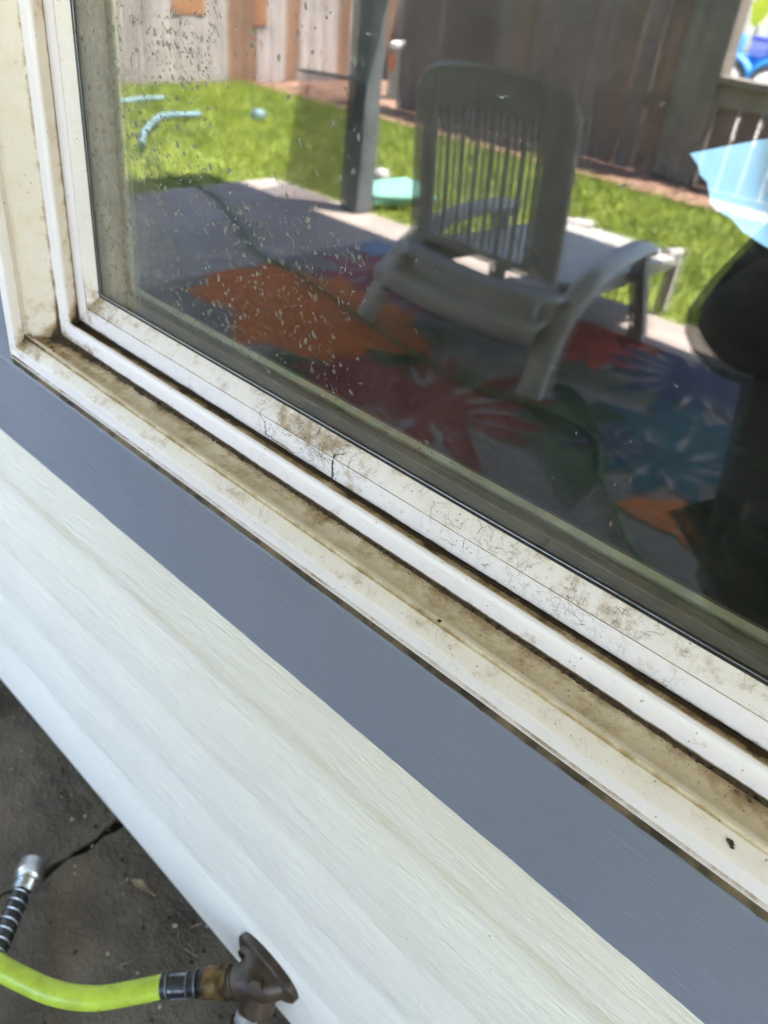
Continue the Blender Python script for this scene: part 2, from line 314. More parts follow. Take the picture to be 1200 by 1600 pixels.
# grass blades
def grass():
    nb = 52000; P = RNG.uniform((-6.35, -4.31), (0.9, -2.44), (nb, 2)); extra = RNG.uniform((-6.35, -2.44), (-3.42, -0.8), (12000, 2)); P = np.vstack([P, extra])
    Q = RNG.uniform((-3.25, -4.5), (-2.95, -4.35), (260, 2)); P = np.vstack([P, Q]); n = len(P)
    h = RNG.uniform(0.018, 0.048, n); a = RNG.uniform(0, 2 * math.pi, n); wd = RNG.uniform(0.002, 0.0042, n); lean = RNG.normal(0, 0.016, (n, 2))
    V = np.zeros((n, 3, 3)); dx = np.cos(a) * wd; dy = np.sin(a) * wd
    V[:, 0, 0] = P[:, 0] - dx; V[:, 0, 1] = P[:, 1] - dy; V[:, 1, 0] = P[:, 0] + dx; V[:, 1, 1] = P[:, 1] + dy; V[:, :2, 2] = -0.017
    V[:, 2, 0] = P[:, 0] + lean[:, 0]; V[:, 2, 1] = P[:, 1] + lean[:, 1]; V[:, 2, 2] = h
    me = bpy.data.meshes.new('grass'); me.vertices.add(3 * n); me.vertices.foreach_set('co', V.ravel())
    me.loops.add(3 * n); me.loops.foreach_set('vertex_index', np.arange(3 * n)); me.polygons.add(n)
    me.polygons.foreach_set('loop_start', np.arange(0, 3 * n, 3)); me.update(calc_edges=True)
    nn = N('grass_blades'); f = nn.noise(3, 4); g = nn.noise(60, 2); c = nn.mix(nn.step(f, 0.35, 0.65), (0.135, 0.185, 0.014), (0.22, 0.26, 0.024))
    c = nn.mix(nn.math('MULTIPLY', nn.step(g, 0.55, 0.7), 0.5), c, (0.34, 0.34, 0.09)); nn.col(c); nn.rough(0.6); me.materials.append(nn.mat)
    o = bpy.data.objects.new('grass', me); COL.objects.link(o)
    return tag(o, 'short sunlit green lawn grass beyond the patio, reflected in the pane', 'grass', kind='stuff')
grass()
# ------------------------------------------------------------------ window frame (mitred profiles)
XC = 0.01; HEADZ = 1.45
def mitre_side(side, segs, name, mats, parent, label=None, step=0.02):
    """segs: list of (p0, p1, wear0, wear1, mat); p = (y, z_sill, x_jamb)"""
    b = MB()
    def ends(p, ws):
        y, z, x = p; xr = 2 * XC - x; zh = HEADZ + (-0.640 - x)
        if side == 'sill': return Vector((x, y, z)), Vector((xr, y, z))
        if side == 'left': return Vector((x, y, z)), Vector((x, y, zh))
        if side == 'right': return Vector((xr, y, z)), Vector((xr, y, zh))
        return Vector((x, y, zh)), Vector((xr, y, zh))
    L = 1.35 if side in ('sill', 'head') else 0.8; n = int(L / step)
    for (p0, p1, w0, w1, m) in segs:
        a0, a1 = ends(p0, w0); b0, b1 = ends(p1, w1); base = len(b.v)
        for i in range(n + 1):
            t = i / n
            dl = t * L; dr = (1 - t) * L
            if side == 'sill':
                k = 1.12; add = 0.70 * math.exp(-dl / 0.04) + 0.3 * math.exp(-dr / 0.03)
                xx = a0.x + (a1.x - a0.x) * t; czf = 0.30 + 1.1 * math.exp(-((xx + 0.36) / 0.055) ** 2) + 0.75 * math.exp(-((xx + 0.15) / 0.07) ** 2)
                right = 1 - 0.12 * min(1, max(0, (xx + 0.62) / 0.45))
            else:
                k = 0.42; add = 0.75 * math.exp(-dl / 0.022); czf = 0.15; right = 1.0
            for (q0, q1, ww) in ((a0, a1, w0), (b0, b1, w1)):
                p = q0.lerp(q1, t)
                wob = mnoise.noise(Vector((p.x * 6, p.z * 6, p.y * 40))) * 0.00025
                b.v.append((p.x + wob, p.y, p.z + wob))
                gg = ww[0] * k * right + add * (0.35 + ww[0]) + (0.26 * (czf - 0.30) if side == 'sill' and ww[2] > .5 else 0); cc = ww[1] if side == 'sill' else min(1, ww[1] * 0.55 + 0.13)
                b.a.append((gg, cc, ww[2] * czf))
        for i in range(n):
            q = base + 2 * i; b.f.append([q, q + 1, q + 3, q + 2]); b.m.append(m)
    o = b.build(name, mats, parent, smooth=False, fix=False)
    return tag(o, label) if label else o
WIN = empty('window', (0.01, 0.0, 0.664), 'white vinyl window with grimy sill track and rain-spotted glass reflecting the back yard', 'window')
# (y, z_sill, x_jamb)
LIP0 = (0.004, 0.6632, -0.7045); LIP1 = (-0.0012, 0.6636, -0.7038); LIP2 = (-0.0016, 0.6650, -0.7020); GR1 = (0.0006, 0.6660, -0.7012); GR2 = (0.0006, 0.6685, -0.7000)
FA = (-0.003, 0.6695, -0.6990); FB = (-0.003, 0.6786, -0.6868); FB2 = (-0.0022, 0.6799, -0.6862); FC = (0.005, 0.6869, -0.6848); B0 = (0.0062, 0.6872, -0.6872); B1 = (0.0068, 0.6891, -0.6878); B2 = (0.0093, 0.6893, -0.6865); CH0 = (0.0118, 0.6862, -0.6836)
CH1 = (0.024, 0.6870, -0.6745); CH2 = (0.0290, 0.6880, -0.6705); RB0 = (0.0312, 0.6884, -0.6688); RB1 = (0.0316, 0.6905, -0.6672); RB2 = (0.0322, 0.7005, -0.6600); RT1 = (0.0333, 0.7033, -0.6580); RT2 = (0.0350, 0.7042, -0.6572); RT3 = (0.0368, 0.7036, -0.6576)
TF0 = (0.0378, 0.7000, -0.6604); TF1 = (0.0448, 0.6999, -0.6616); WS0 = (0.0458, 0.7015, -0.6614)
FR = [(LIP0, LIP1, (.5, .3, 0), (.2, .2, 0), 0), (LIP1, LIP2, (.1, .1, 0), (.1, .1, 0), 0), (LIP2, GR1, (.35, .3, 0), (.5, .5, 0), 0), (GR1, GR2, (.55, .6, 0), (.5, .6, 0), 0), (GR2, FA, (.3, .2, 0), (.15, 0, 0), 0),
      (FA, FB, (.08, .05, .15), (.10, .12, .2), 0), (FB, FB2, (.16, .3, .4), (.22, .5, .5), 0), (FB2, FC, (.24, .40, .4), (.34, .62, .3), 0), (FC, B0, (.40, 1, 0), (.62, 1, 0), 0), (B0, B1, (.64, 1, 0), (.48, 1, 0), 0), (B1, B2, (.18, .75, 0), (.22, .8, 0), 0), (B2, CH0, (.35, 1, 0), (.45, 1, 0), 0),  # shadow line under the bead painted as grime on its front and groove
      (CH0, CH1, (.34, 1, .2), (.46, 1, .3), 0), (CH1, CH2, (.48, 1, .3), (.70, 1, .5), 0), (CH2, RB0, (.78, 1, 0), (1.6, 1, 0), 0), (RB0, RB1, (1.5, .5, 0), (.50, .1, 0), 0), (RB1, RB2, (.30, 0, .1), (.08, 0, .25), 0), (RB2, RT1, (.08, 0, .2), (.10, 0, .1), 0), (RT1, RT2, (.10, 0, .1), (.22, .2, 0), 0), (RT2, RT3, (.3, .3, 0), (.5, .5, 0), 0),
      (RT3, TF0, (.8, .8, 0), (.9, 1, 0), 0), (TF0, TF1, (.50, 1, 0), (.85, 1, 0), 0), (TF1, WS0, (1.1, 1, 0), (1.2, 1, 0), 0)]
SA = (0.0470, 0.7020, -0.6614); SB = (0.0460, 0.7031, -0.6606); SB1 = (0.0460, 0.7046, -0.6592); SC = (0.0460, 0.7186, -0.6456); SC2 = (0.0466, 0.7186, -0.6458); SC3 = (0.0466, 0.7190, -0.6452); SD = (0.0568, 0.7296, -0.6402)
SH = [((0.0475, 0.6995, -0.6625), SA, (1.3, 1, 0), (1.2, 1, 0), 0), (SA, SB, (.9, .5, 0), (.6, .3, 0), 0), (SB, SB1, (.5, .2, .5), (.25, .1, .6), 0), (SB1, SC, (.15, .03, .7), (.10, .03, .6), 0), (SC, SC2, (.75, .7, 0), (.75, .7, 0), 0), (SC2, SC3, (.6, .7, 0), (.4, .5, 0), 0), (SC3, SD, (.22, .22, 1.), (.27, .42, 1.), 0)]
GK = [((0.0562, 0.7288, -0.6408), (0.0562, 0.7303, -0.6394), (0, 0, 0), (0, 0, 0), 0), ((0.0562, 0.7303, -0.6394), (0.0574, 0.7306, -0.6390), (0, 0, 0), (0, 0, 0), 0), ((0.0570, 0.7306, -0.6390), (0.0572, 0.7313, -0.6385), (0, 0, 0), (0, 0, 0), 1)]
SP = [((0.0612, 0.7300, -0.642), (0.0612, 0.7318, -0.6395), (.2, 1, 0), (.2, 1, 0), 0), ((0.0612, 0.7318, -0.6395), (0.0680, 0.7331, -0.6335), (.2, 1, 0), (.2, 1, 0), 0), ((0.0680, 0.7331, -0.6335), (0.0684, 0.7333, -0.6332), (.2, 1, 0), (.2, 1, 0), 1), ((0.0684, 0.7333, -0.6332), (0.0750, 0.7346, -0.6262), (.2, 1, 0), (.2, 1, 0), 0)]
IS = [((0.0800, 0.7290, -0.642), (0.0800, 0.7348, -0.6262), (0, 0, 0), (0, 0, 0), 0), ((0.0800, 0.7348, -0.6262), (0.0825, 0.7378, -0.6235), (0, 0, 0), (0, 0, 0), 0), ((0.0825, 0.7378, -0.6235), (0.087, 0.7366, -0.6240), (0, 0, 0), (0, 0, 0), 0), ((0.087, 0.7366, -0.6240), (0.105, 0.722, -0.64), (0, 0, 0), (0, 0, 0), 0)]
M_SPACER = plain('olive_spacer_bar', (0.20, 0.165, 0.105), 0.5, 0.12, 30, 0.1); M_SPLINE = plain('spacer_seam', (0.34, 0.31, 0.24), 0.5, 0.2, 200, 0.1)
M_INNER = plain('beige_inner_bead', (0.60, 0.53, 0.34), 0.6, 0.1, 40, 0.1)
for side, nf, ns in (('sill', 'sill', 'bottom_rail'), ('left', 'jamb', 'stile'), ('right', 'jamb', 'stile'), ('head', 'head', 'top_rail')):
    mitre_side(side, FR, nf, [M_VINYL, M_DARKDIRT], WIN, 'white sill track with beige channel full of brown grime' if side == 'sill' else None)
    mitre_side(side, SH, ns, [M_VINYL, M_DARKDIRT], WIN, 'bottom sash rail with cracked dirty webbing on its bevel' if side == 'sill' else None)
    mitre_side(side, GK, 'gasket', [M_GASKET, M_GLINT], WIN)
    mitre_side(side, SP, 'spacer_bar', [M_SPACER, M_SPLINE], WIN)
    mitre_side(side, IS, 'inner_bead', [M_INNER], WIN)
g1 = MB().box(-0.645, 0.665, 0.0575, 0.0605, 0.725, 1.455).build('glass_pane', M_GLASS1, WIN)
tag(g1, 'outer glass pane speckled with dried rain spots')
tag(MB().box(-0.645, 0.665, 0.0758, 0.0788, 0.725, 1.455).build('glass_pane', M_GLASS2, WIN), 'inner glass pane')
# dried water spots on the outer pane
def spots():
    b = MB(); y0 = 0.05745
    def blob(x, z, r, el, rot, h):
        n = 9; c, s_ = math.cos(rot), math.sin(rot); ring = []; ring2 = []
        for j in range(n):
            t = 2 * math.pi * j / n; k = r * random.uniform(0.5, 1.35); u = math.cos(t) * k; v = math.sin(t) * k * el
            ring.append((x + u * c - v * s_, y0, z + u * s_ + v * c)); ring2.append((x + (u * c - v * s_) * 0.6, y0 - h * random.uniform(.7, 1.1), z + (u * s_ + v * c) * 0.6))
        B = len(b.v); b.v += ring + ring2 + [(x, y0 - h * 1.05, z)]
        for j in range(n):
            k = (j + 1) % n; b.f.append([B + j, B + k, B + n + k, B + n + j]); b.m.append(0); b.f.append([B + n + j, B + n + k, B + 2 * n]); b.m.append(0)
    def crescent(x, z, r, rot, h, span):
        n = 7; B = len(b.v)
        for j in range(n):
            t = rot + span * (j / (n - 1) - 0.5); wd = r * 0.15 * math.sin(math.pi * (j + 0.5) / n) + 0.00008
            for q, hh in ((-wd, 0), (0, h), (wd, 0)): b.v.append((x + math.cos(t) * (r + q), y0 - hh, z + 1.35 * math.sin(t) * (r + q)))
        for j in range(n - 1):
            for q in (0, 1): b.f.append([B + 3 * j + q, B + 3 * j + q + 1, B + 3 * j + 3 + q + 1, B + 3 * j + 3 + q]); b.m.append(0)
    cl = [(random.uniform(-0.62, -0.34), random.uniform(0.75, 0.97)) for _ in range(120)]
    for i in range(3400):
        if i % 2 == 0:
            x = random.uniform(-0.635, -0.24); z = random.uniform(0.742, 0.985)
            if random.random() < ((x + 0.635) / 0.40) ** 1.5: continue
        else:
            c = random.choice(cl); x = c[0] + random.gauss(0, 0.010); z = c[1] + random.gauss(0, 0.012)
        if not (-0.637 < x < -0.2 and 0.737 < z): continue
        if (x > -0.47 and z > 0.87 + 0.25 * (-0.40 - x)) and random.random() < 0.88: continue
        r = random.choice((0.00035, 0.00045, 0.0005, 0.0006, 0.0008, 0.0013)); ty = random.random()
        if ty < 0.50: blob(x, z, r * 1.05, random.uniform(0.8, 2.0), random.gauss(0.35, 0.5), r * 0.7)
        elif ty < 0.72: crescent(x, z, r * 1.7, random.choice((-1.6, -1.2, 1.7, 2.6)) + random.gauss(0, .5), r * 0.35, random.uniform(1.6, 3.6))
        else:
            for q in range(random.randint(1, 4)): blob(x + q * 0.0022 + random.gauss(0, .0004), z - q * .0006 + random.gauss(0, .0006), r * 0.34, random.uniform(3, 7), random.gauss(0.45, 0.12), r * 0.2)
    for i in range(30): blob(random.uniform(-0.62, -0.33), random.uniform(0.76, 1.0), random.uniform(0.0013, 0.0021), random.uniform(1.1, 1.6), random.gauss(0.3, 0.3), 0.0008)
    for i in range(110): # sparse further along
        x = random.uniform(-0.3, 0.55); z = random.uniform(0.74, 1.3); blob(x, z, random.uniform(.0003, .0008), random.uniform(1, 3), random.gauss(0.2, .5), 0.0003)
    return b.build('water_spots', M_DROP, WIN, smooth=True, fix=False)
tag(spots(), 'dried rain spots and short runs on the left of the glass', kind='stuff')
# dark split and root-like cracks on the sash rail
def cracks():
    b = MB()
    def zat(y): # bevel height
        return 0.7190 + (y - 0.0466) / (0.0568 - 0.0466) * (0.7296 - 0.7190)
    def pt(x, s):      # s in 0..1 on lower face, 1..2 on bevel
        if s < 1: return Vector((x, 0.0459, 0.7035 + 0.0152 * s))
        t = s - 1; return Vector((x, 0.0465 + 0.0103 * t, 0.7191 + 0.0106 * t - 0.0001)) + Vector((0, -0.0001, 0.0001))
    def line(x0, s0, x1, s1, r, jit=0.0008, n=9):
        P = [pt(x0 + (x1 - x0) * i / n + random.gauss(0, jit) * (0 < i < n), s0 + (s1 - s0) * i / n + random.gauss(0, jit * 40) * (0 < i < n)) for i in range(n + 1)]
        b.tube(P, [r * random.uniform(0.5, 1.2) for _ in P], 5)
    line(-0.332, 0.0, -0.3335, 1.15, 0.0006, 0.0006); line(-0.3335, 1.1, -0.326, 1.45, 0.00025); line(-0.3335, 1.05, -0.339, 1.6, 0.00015); line(-0.331, 0.1, -0.333, 0.7, 0.0004, .0003)
    line(-0.402, 0.1, -0.4035, 0.8, 0.0004); line(-0.402, 0.15, -0.386, 0.10, 0.0003); line(-0.386, 0.10, -0.372, 0.05, 0.0003); line(-0.4035, .7, -0.410, 1.1, .00015)
    for i in range(120):
        cx_ = random.choice((-0.335, -0.345, -0.37, -0.40, -0.20, -0.235, -0.13, -0.355)); x = cx_ + random.gauss(0, 0.012); s = random.uniform(0.3, 1.7)
        line(x, s, x + random.gauss(0, 0.006), min(1.95, max(0.02, s + random.gauss(0, 0.35))), random.uniform(0.00004, 0.00011), 0.0006, 7)
    return b.build('crack', plain('dark_crack_dirt', (0.07, 0.045, 0.03), 0.9, 0.3, 100, 0), WIN, fix=False)
cracks()
# crumbs of dirt, hairs, lying in the track
def debris():
    b = MB()
    def crumb(x, y, z, r):
        B = len(b.v); n = 5
        for (k, hh) in ((1, 0), (0.7, 0.6)):
            for j in range(n):
                t = 2 * math.pi * j / n; q = r * k * random.uniform(.6, 1.3); b.v.append((x + math.cos(t) * q * 1.4, y + math.sin(t) * q, z + r * hh * random.uniform(.6, 1.2)))
        for j in range(n): b.f.append([B + j, B + (j + 1) % n, B + n + (j + 1) % n, B + n + j]); b.m.append(0)
        b.f.append([B + n + j for j in range(n)]); b.m.append(0)
    for i in range(2600):
        x = -0.668 + abs(random.gauss(0, 1)) * 0.25 if i % 2 else random.uniform(-0.66, 0.3); y = 0.0305 - abs(random.gauss(0, 0.0036)); crumb(x, y, 0.6862 + (y - 0.0118) * 0.115, random.choice((.0001, .00013, .00016, .0002, .00035)))
    for i in range(1100): x = random.uniform(-0.65, 0.3); y = random.uniform(0.0385, 0.0448); crumb(x, y, 0.69995, random.uniform(.00015, .0004))
    for i in range(420): x = random.uniform(-0.66, 0.3); y = random.uniform(0.012, 0.03); crumb(x, y, 0.6862 + (y - 0.0118) * 0.115, random.uniform(.0001, .0003))
    for i in range(200): x = random.uniform(-0.66, 0.2); crumb(x, random.uniform(-.001, .004), 0.6832, random.uniform(.0001, .0003))
    for (x, y, z, r) in ((-0.02, 0.0015, 0.6838, .0015), (-0.018, 0.0005, 0.6828, .0011), (0.006, -0.0005, 0.6816, .0013), (0.0085, 0.0, 0.682, .001), (-0.2, 0.0075, 0.6886, .0013), (-0.2015, 0.0085, 0.6886, .0009), (-0.655, 0.015, .6866, .0016), (-0.648, 0.013, .6864, .0013), (-.64, .017, .6868, .001)): crumb(x, y, z, r)
    return b.build('dirt_crumbs', plain('dirt_crumb', (0.075, 0.048, 0.028), 0.95, 0.4, 300, 0), WIN, fix=False)
tag(debris(), 'brown dirt crumbs lying in the sill track', kind='stuff')
def packed():
    b = MB()
    def run(y_in, dirn, zf, wbase, wvar, seed, x0=-0.668, x1=0.66, lift=0.0):
        n = 1500; B = len(b.v)
        for i in range(n + 1):
            x = x0 + (x1 - x0) * i / n
            w_ = wbase + wvar * (mnoise.noise(Vector((x * 14, seed, 0))) + 0.8 * mnoise.noise(Vector((x * 70, seed, 3))) + 0.9 * mnoise.noise(Vector((x * 420, seed, 7))))
            w_ += abs(wbase) * 1.2 * math.exp(-(x - x0) / 0.02) + (0.0013 * math.exp(-((x + 0.53) / 0.11) ** 2) if dirn < 0 and seed < 6 else 0); w_ = max(0.00005, w_)
            h = 0.0003 + 0.35 * w_ * abs(mnoise.noise(Vector((x * 300, seed, 1))))
            b.v += [(x, y_in, zf(y_in) + min(.0012, h) + lift), (x, y_in + dirn * w_ * .5, zf(y_in + dirn * w_ * .5) + h * .6 + .00005), (x, y_in + dirn * w_, zf(y_in + dirn * w_) + 0.00004)]
        for i in range(n):
            for j in (0, 1): b.f.append([B + 3 * i + j, B + 3 * i + 3 + j, B + 3 * i + 4 + j, B + 3 * i + 1 + j]); b.m.append(0)
    zch = lambda y: 0.6862 + (0.0008 * (y - 0.0118) / 0.0122 if y < 0.024 else 0.0008 + 0.0010 * (y - 0.024) / 0.005 if y < 0.029 else 0.0018 + 0.0004 * (y - 0.029) / 0.0022)
    run(0.0311, -1, zch, 0.0014, 0.0022, 1.0)
    run(0.0290, -1, zch, -0.0003, 0.0022, 5.0)
    run(0.0454, -1, lambda y: 0.69995, 0.0003, 0.0011, 9.0)
    run(0.0381, 1, lambda y: 0.7000, 0.0004, 0.0009, 13.0)
    run(0.0072, -1, lambda y: 0.6884, 0.0001, 0.0004, 21.0)
    # dirt caught under the lip of the sash
    n = 1200; B = len(b.v)
    for i in range(n + 1):
        x = -0.655 + 1.33 * i / n; t = 0.0003 + 0.0010 * (mnoise.noise(Vector((x * 30, 2, 2))) + .7 * mnoise.noise(Vector((x * 200, 2, 2)))); t = max(0.0001, t)
        b.v += [(x, 0.0466, 0.7015), (x, 0.04585, 0.7024), (x, 0.0458, 0.7031 + t * .6)]
    for i in range(n):
        for j in (0, 1): b.f.append([B + 3 * i + j, B + 3 * i + 3 + j, B + 3 * i + 4 + j, B + 3 * i + 1 + j]); b.m.append(0)
    return b.build('packed_dirt', plain('packed_dirt', (0.085, 0.052, 0.027), 0.95, 0.45, 260, 1.0, 0.0008), WIN, fix=False)
packed()
def hairs():
    b = MB()
    def h(x, y, z, dx, dy, dz, bend, r=0.00006):
        P = [Vector((x, y, z)) + Vector((dx, dy, dz)) * t + Vector((bend * math.sin(t * 3.1), 0, bend * 0.5 * math.sin(t * 3.1))) for t in [i / 10 for i in range(11)]]
        b.tube(P, r, 4)
    for i in range(16):
        x = random.uniform(-0.5, 0.15); h(x, 0.0318, random.uniform(0.692, 0.697), random.uniform(.002, .006), 0, random.uniform(-.003, .004), random.gauss(0, .001))
    for i in range(14):
        x = random.uniform(-0.55, 0.15); h(x, 0.0457, random.uniform(0.706, 0.714), random.uniform(.002, .006), 0, random.uniform(-.003, .004), random.gauss(0, .001))
    for i in range(12):
        x = random.uniform(-0.5, 0.15); y = random.uniform(-.0012, .003); h(x, y, 0.6807 + y * .97 + .0002, random.uniform(.002, .005), 0, random.uniform(-.0002, .0004), random.gauss(0, .0003))
    return b.build('lint_hairs', plain('lint', (0.10, 0.085, 0.07), 0.9, 0.2, 100, 0), WIN, fix=False)
tag(hairs(), 'fine dark hairs stuck to the white vinyl', kind='stuff')
# ------------------------------------------------------------------ house wall
HOUSE = empty('house_wall', (0, 0.02, 0), 'white wood-grain siding wall with grey-blue board trim around the window', 'wall')
SIDE_PROF = [(0.0125, 0.058), (0.0040, 0.060), (0.0030, 0.066), (0.0034, 0.156), (0.0062, 0.165), (0.0030, 0.176), (0.0038, 0.260), (0.0062, 0.271), (0.0030, 0.284), (0.0042, 0.356), (0.0064, 0.368), (0.0034, 0.382), (0.0040, 0.458), (0.0068, 0.471), (0.0036, 0.484), (0.0044, 0.570)]
def siding():
    b = MB()
    def strip(x0, x1, prof):
        n = max(2, int((x1 - x0) / 0.04)); B = len(b.v)
        for i in range(n + 1):
            x = x0 + (x1 - x0) * i / n
            for (y, z) in prof:
                ww = mnoise.noise(Vector((x * 1.7, z * 5, 3))) * 0.0007 + mnoise.noise(Vector((x * 9, z * 25, 5))) * 0.00025
                zz = z + (mnoise.noise(Vector((x * 2.3, 1, z * 3))) * 0.0018 if 0.1 < z < 0.56 else 0); b.v.append((x, y + ww, zz))
        k = len(prof)
        for i in range(n):
            for j in range(k - 1): b.f.append([B + i * k + j, B + (i + 1) * k + j, B + (i + 1) * k + j + 1, B + i * k + j + 1]); b.m.append(0)
    strip(-3.3, 3.4, SIDE_PROF)
    up_ = [(0.0044, z) if (z * 100) % 24 > 2 else (0.008, z) for z in [0.57 + 0.06 * i for i in range(20)]]
    strip(-3.3, -0.79, up_); strip(0.81, 3.4, up_); strip(-0.79, 0.81, [(0.0044, 1.58), (0.0044, 1.71)])
    return b.build('siding', M_SIDE, HOUSE, fix=False, smooth=True)
siding()
def trim_board(x0, x1, z0, z1, name='trim_board', wav=True):
    b = MB(); n = 260 if x1 - x0 > z1 - z0 else 80; B = len(b.v); hor = x1 - x0 > z1 - z0
    for i in range(n + 1):
        t = i / n
        if hor:
            x = x0 + (x1 - x0) * t; w1 = mnoise.noise(Vector((x * 38, 0, 1))) * 0.00055 + mnoise.noise(Vector((x * 130, 0, 9))) * 0.0004; w2 = mnoise.noise(Vector((x * 30, 5, 1))) * 0.0009 + mnoise.noise(Vector((x * 110, 5, 1))) * 0.0004
            pr = [(x, 0.0075, z0 + w2), (x, 0.0014, z0 + w2), (x, 0.0, z0 + w2 + .0016), (x, 0.0, z1 + w1 - .0012), (x, 0.001, z1 + w1), (x, 0.02, z1 + w1)]
        else:
            z = z0 + (z1 - z0) * t; w1 = mnoise.noise(Vector((z * 60, 0, 3))) * 0.0005
            pr = [(x0 + w1, 0.0075, z), (x0 + w1, 0.0012, z), (x0 + w1 + .0012, 0.0, z), (x1 + w1 - .0012, 0.0, z), (x1 + w1, 0.001, z), (x1 + w1, 0.02, z)]
        b.v += pr
    for i in range(n):
        for j in range(5): b.f.append([B + i * 6 + j, B + (i + 1) * 6 + j, B + (i + 1) * 6 + j + 1, B + i * 6 + j + 1]); b.m.append(0)
    return b.build(name, M_TRIM, HOUSE, fix=True)
trim_board(-0.80, 0.82, 0.5611, 0.6550); trim_board(-0.80, -0.7078, 0.6556, 1.512); trim_board(0.728, 0.82, 0.6556, 1.512); trim_board(-0.80, 0.82, 1.513, 1.60)
# caulked gap between trim and frame
def caulk():
    b = MB()
    def run(A, Bv, horiz):
        n = 200; base = len(b.v)
        for i in range(n + 1):
            p = Vector(A).lerp(Vector(Bv), i / n); q = mnoise.noise(p * 50) * 0.0005; q2 = mnoise.noise(p * 90 + Vector((4, 4, 4))) * 0.0004
            if horiz: b.v += [(p.x, 0.0010 + q2, 0.6545), (p.x, 0.0032 + q, 0.6575 + q2), (p.x, 0.0028 + q2, 0.6600), (p.x, 0.0042, 0.6648)]
            else: s_ = 1 if p.x < 0 else -1; b.v += [(p.x - s_ * .0030, 0.0012 + q2, p.z), (p.x - s_ * .001, 0.0034 + q, p.z), (p.x + s_ * .0008, 0.0028 + q2, p.z), (p.x + s_ * .003, 0.0045, p.z)]
        for i in range(n):
            for j in range(3): b.f.append([base + i * 4 + j, base + i * 4 + 4 + j, base + i * 4 + 5 + j, base + i * 4 + 1 + j]); b.m.append(0)
    run((-0.708, 0, 0.66), (0.728, 0, 0.66), True); run((-0.7055, 0, 0.656), (-0.7055, 0, 1.51), False); run((0.7255, 0, 0.656), (0.7255, 0, 1.51), False)
    return b.build('caulk_joint', M_CAULK, HOUSE, fix=False)
caulk()
# wall body with an opening, foundation
wb = MB()
for (x0, x1, z0, z1) in ((-3.3, 3.4, 0.12, 0.64), (-3.3, -0.722, 0.641, 2.0), (0.742, 3.4, 0.641, 2.0), (-0.7215, 0.7415, 1.52, 2.0)): wb.box(x0, x1, 0.0135, 0.12, z0, z1)
wb.build('wall_core', M_ROOM, HOUSE); MB().box(-3.28, 3.38, 0.03, 0.12, -0.1, 0.1195).build('foundation', plain('foundation_concrete', (0.16, 0.14, 0.12), 0.9, 0.2, 12, 0.4, 0.003), HOUSE)
wk = MB(); wk.box(-0.7210, -0.6615, 0.048, 0.118, 0.641, 1.519).box(0.6815, 0.7410, 0.048, 0.118, 0.641, 1.519).box(-0.6610, 0.6810, 0.048, 0.118, 0.641, 0.6990).box(-0.6610, 0.6810, 0.048, 0.118, 1.4715, 1.519)
wk.build('window_box', M_ROOM, WIN)
# room behind the glass
rm = MB(); rm.box(-2.6, 2.6, 1.9, 1.98, -0.05, 1.9).box(-2.68, -2.6, 0.1205, 1.98, -0.05, 1.9).box(2.6, 2.68, 0.1205, 1.98, -0.05, 1.9).box(-2.68, 2.68, 0.1205, 1.98, 1.901, 1.98)
tag(rm.build('room_wall', M_ROOM), kind='structure')
tag(MB().box(-2.68, 2.68, 0.1205, 1.98, -0.12, -0.051).build('room_floor', plain('dark_wood_floor', (0.05, 0.028, 0.016), 0.5, 0.3, 6, 0.1)), kind='structure')
# far window of the room, mostly closed off by a dark curtain
FW = empty('far_window', (-0.82, 1.88, 0.5), 'pale blue daylight gap of a far window seen through the dark room', 'window')
ne = N('lit_window_blue'); ne.t.nodes.remove(ne.bs); em = ne.t.nodes.new('ShaderNodeEmission'); zz = ne.xyz()[2]
ne.link(ne.mix(ne.step(ne.noise(6, 2), 0.3, 0.7), (0.30, 0.56, 0.85), (0.36, 0.66, 0.86)), em.inputs[0]); em.inputs[1].default_value = 0.20; ne.link(em.outputs[0], ne.out.inputs[0])
GAP = [(-0.932, 0.664), (-0.86, 0.693), (-0.80, 0.716), (-0.74, 0.738), (-0.70, 0.70), (-0.68, 0.64), (-0.64, 0.60), (-0.59, 0.55), (-0.58, 0.465), (-0.673, 0.500), (-0.746, 0.526), (-0.79, 0.540), (-0.822, 0.556), (-0.848, 0.566), (-0.868, 0.588), (-0.880, 0.606), (-0.897, 0.622), (-0.903, 0.640)]
MB().box(-1.0, -0.58, 1.862, 1.868, 0.45, 0.80).build('pane', ne.mat, FW)
MB().box(-1.03, -1.001, 1.85, 1.899, 0.42, 0.83).box(-0.579, -0.55, 1.85, 1.899, 0.42, 0.83).box(-1.0005, -0.5795, 1.85, 1.899, 0.801, 0.83).box(-1.0005, -0.5795, 1.85, 1.899, 0.42, 0.449).build('frame', M_CREAMV, FW)
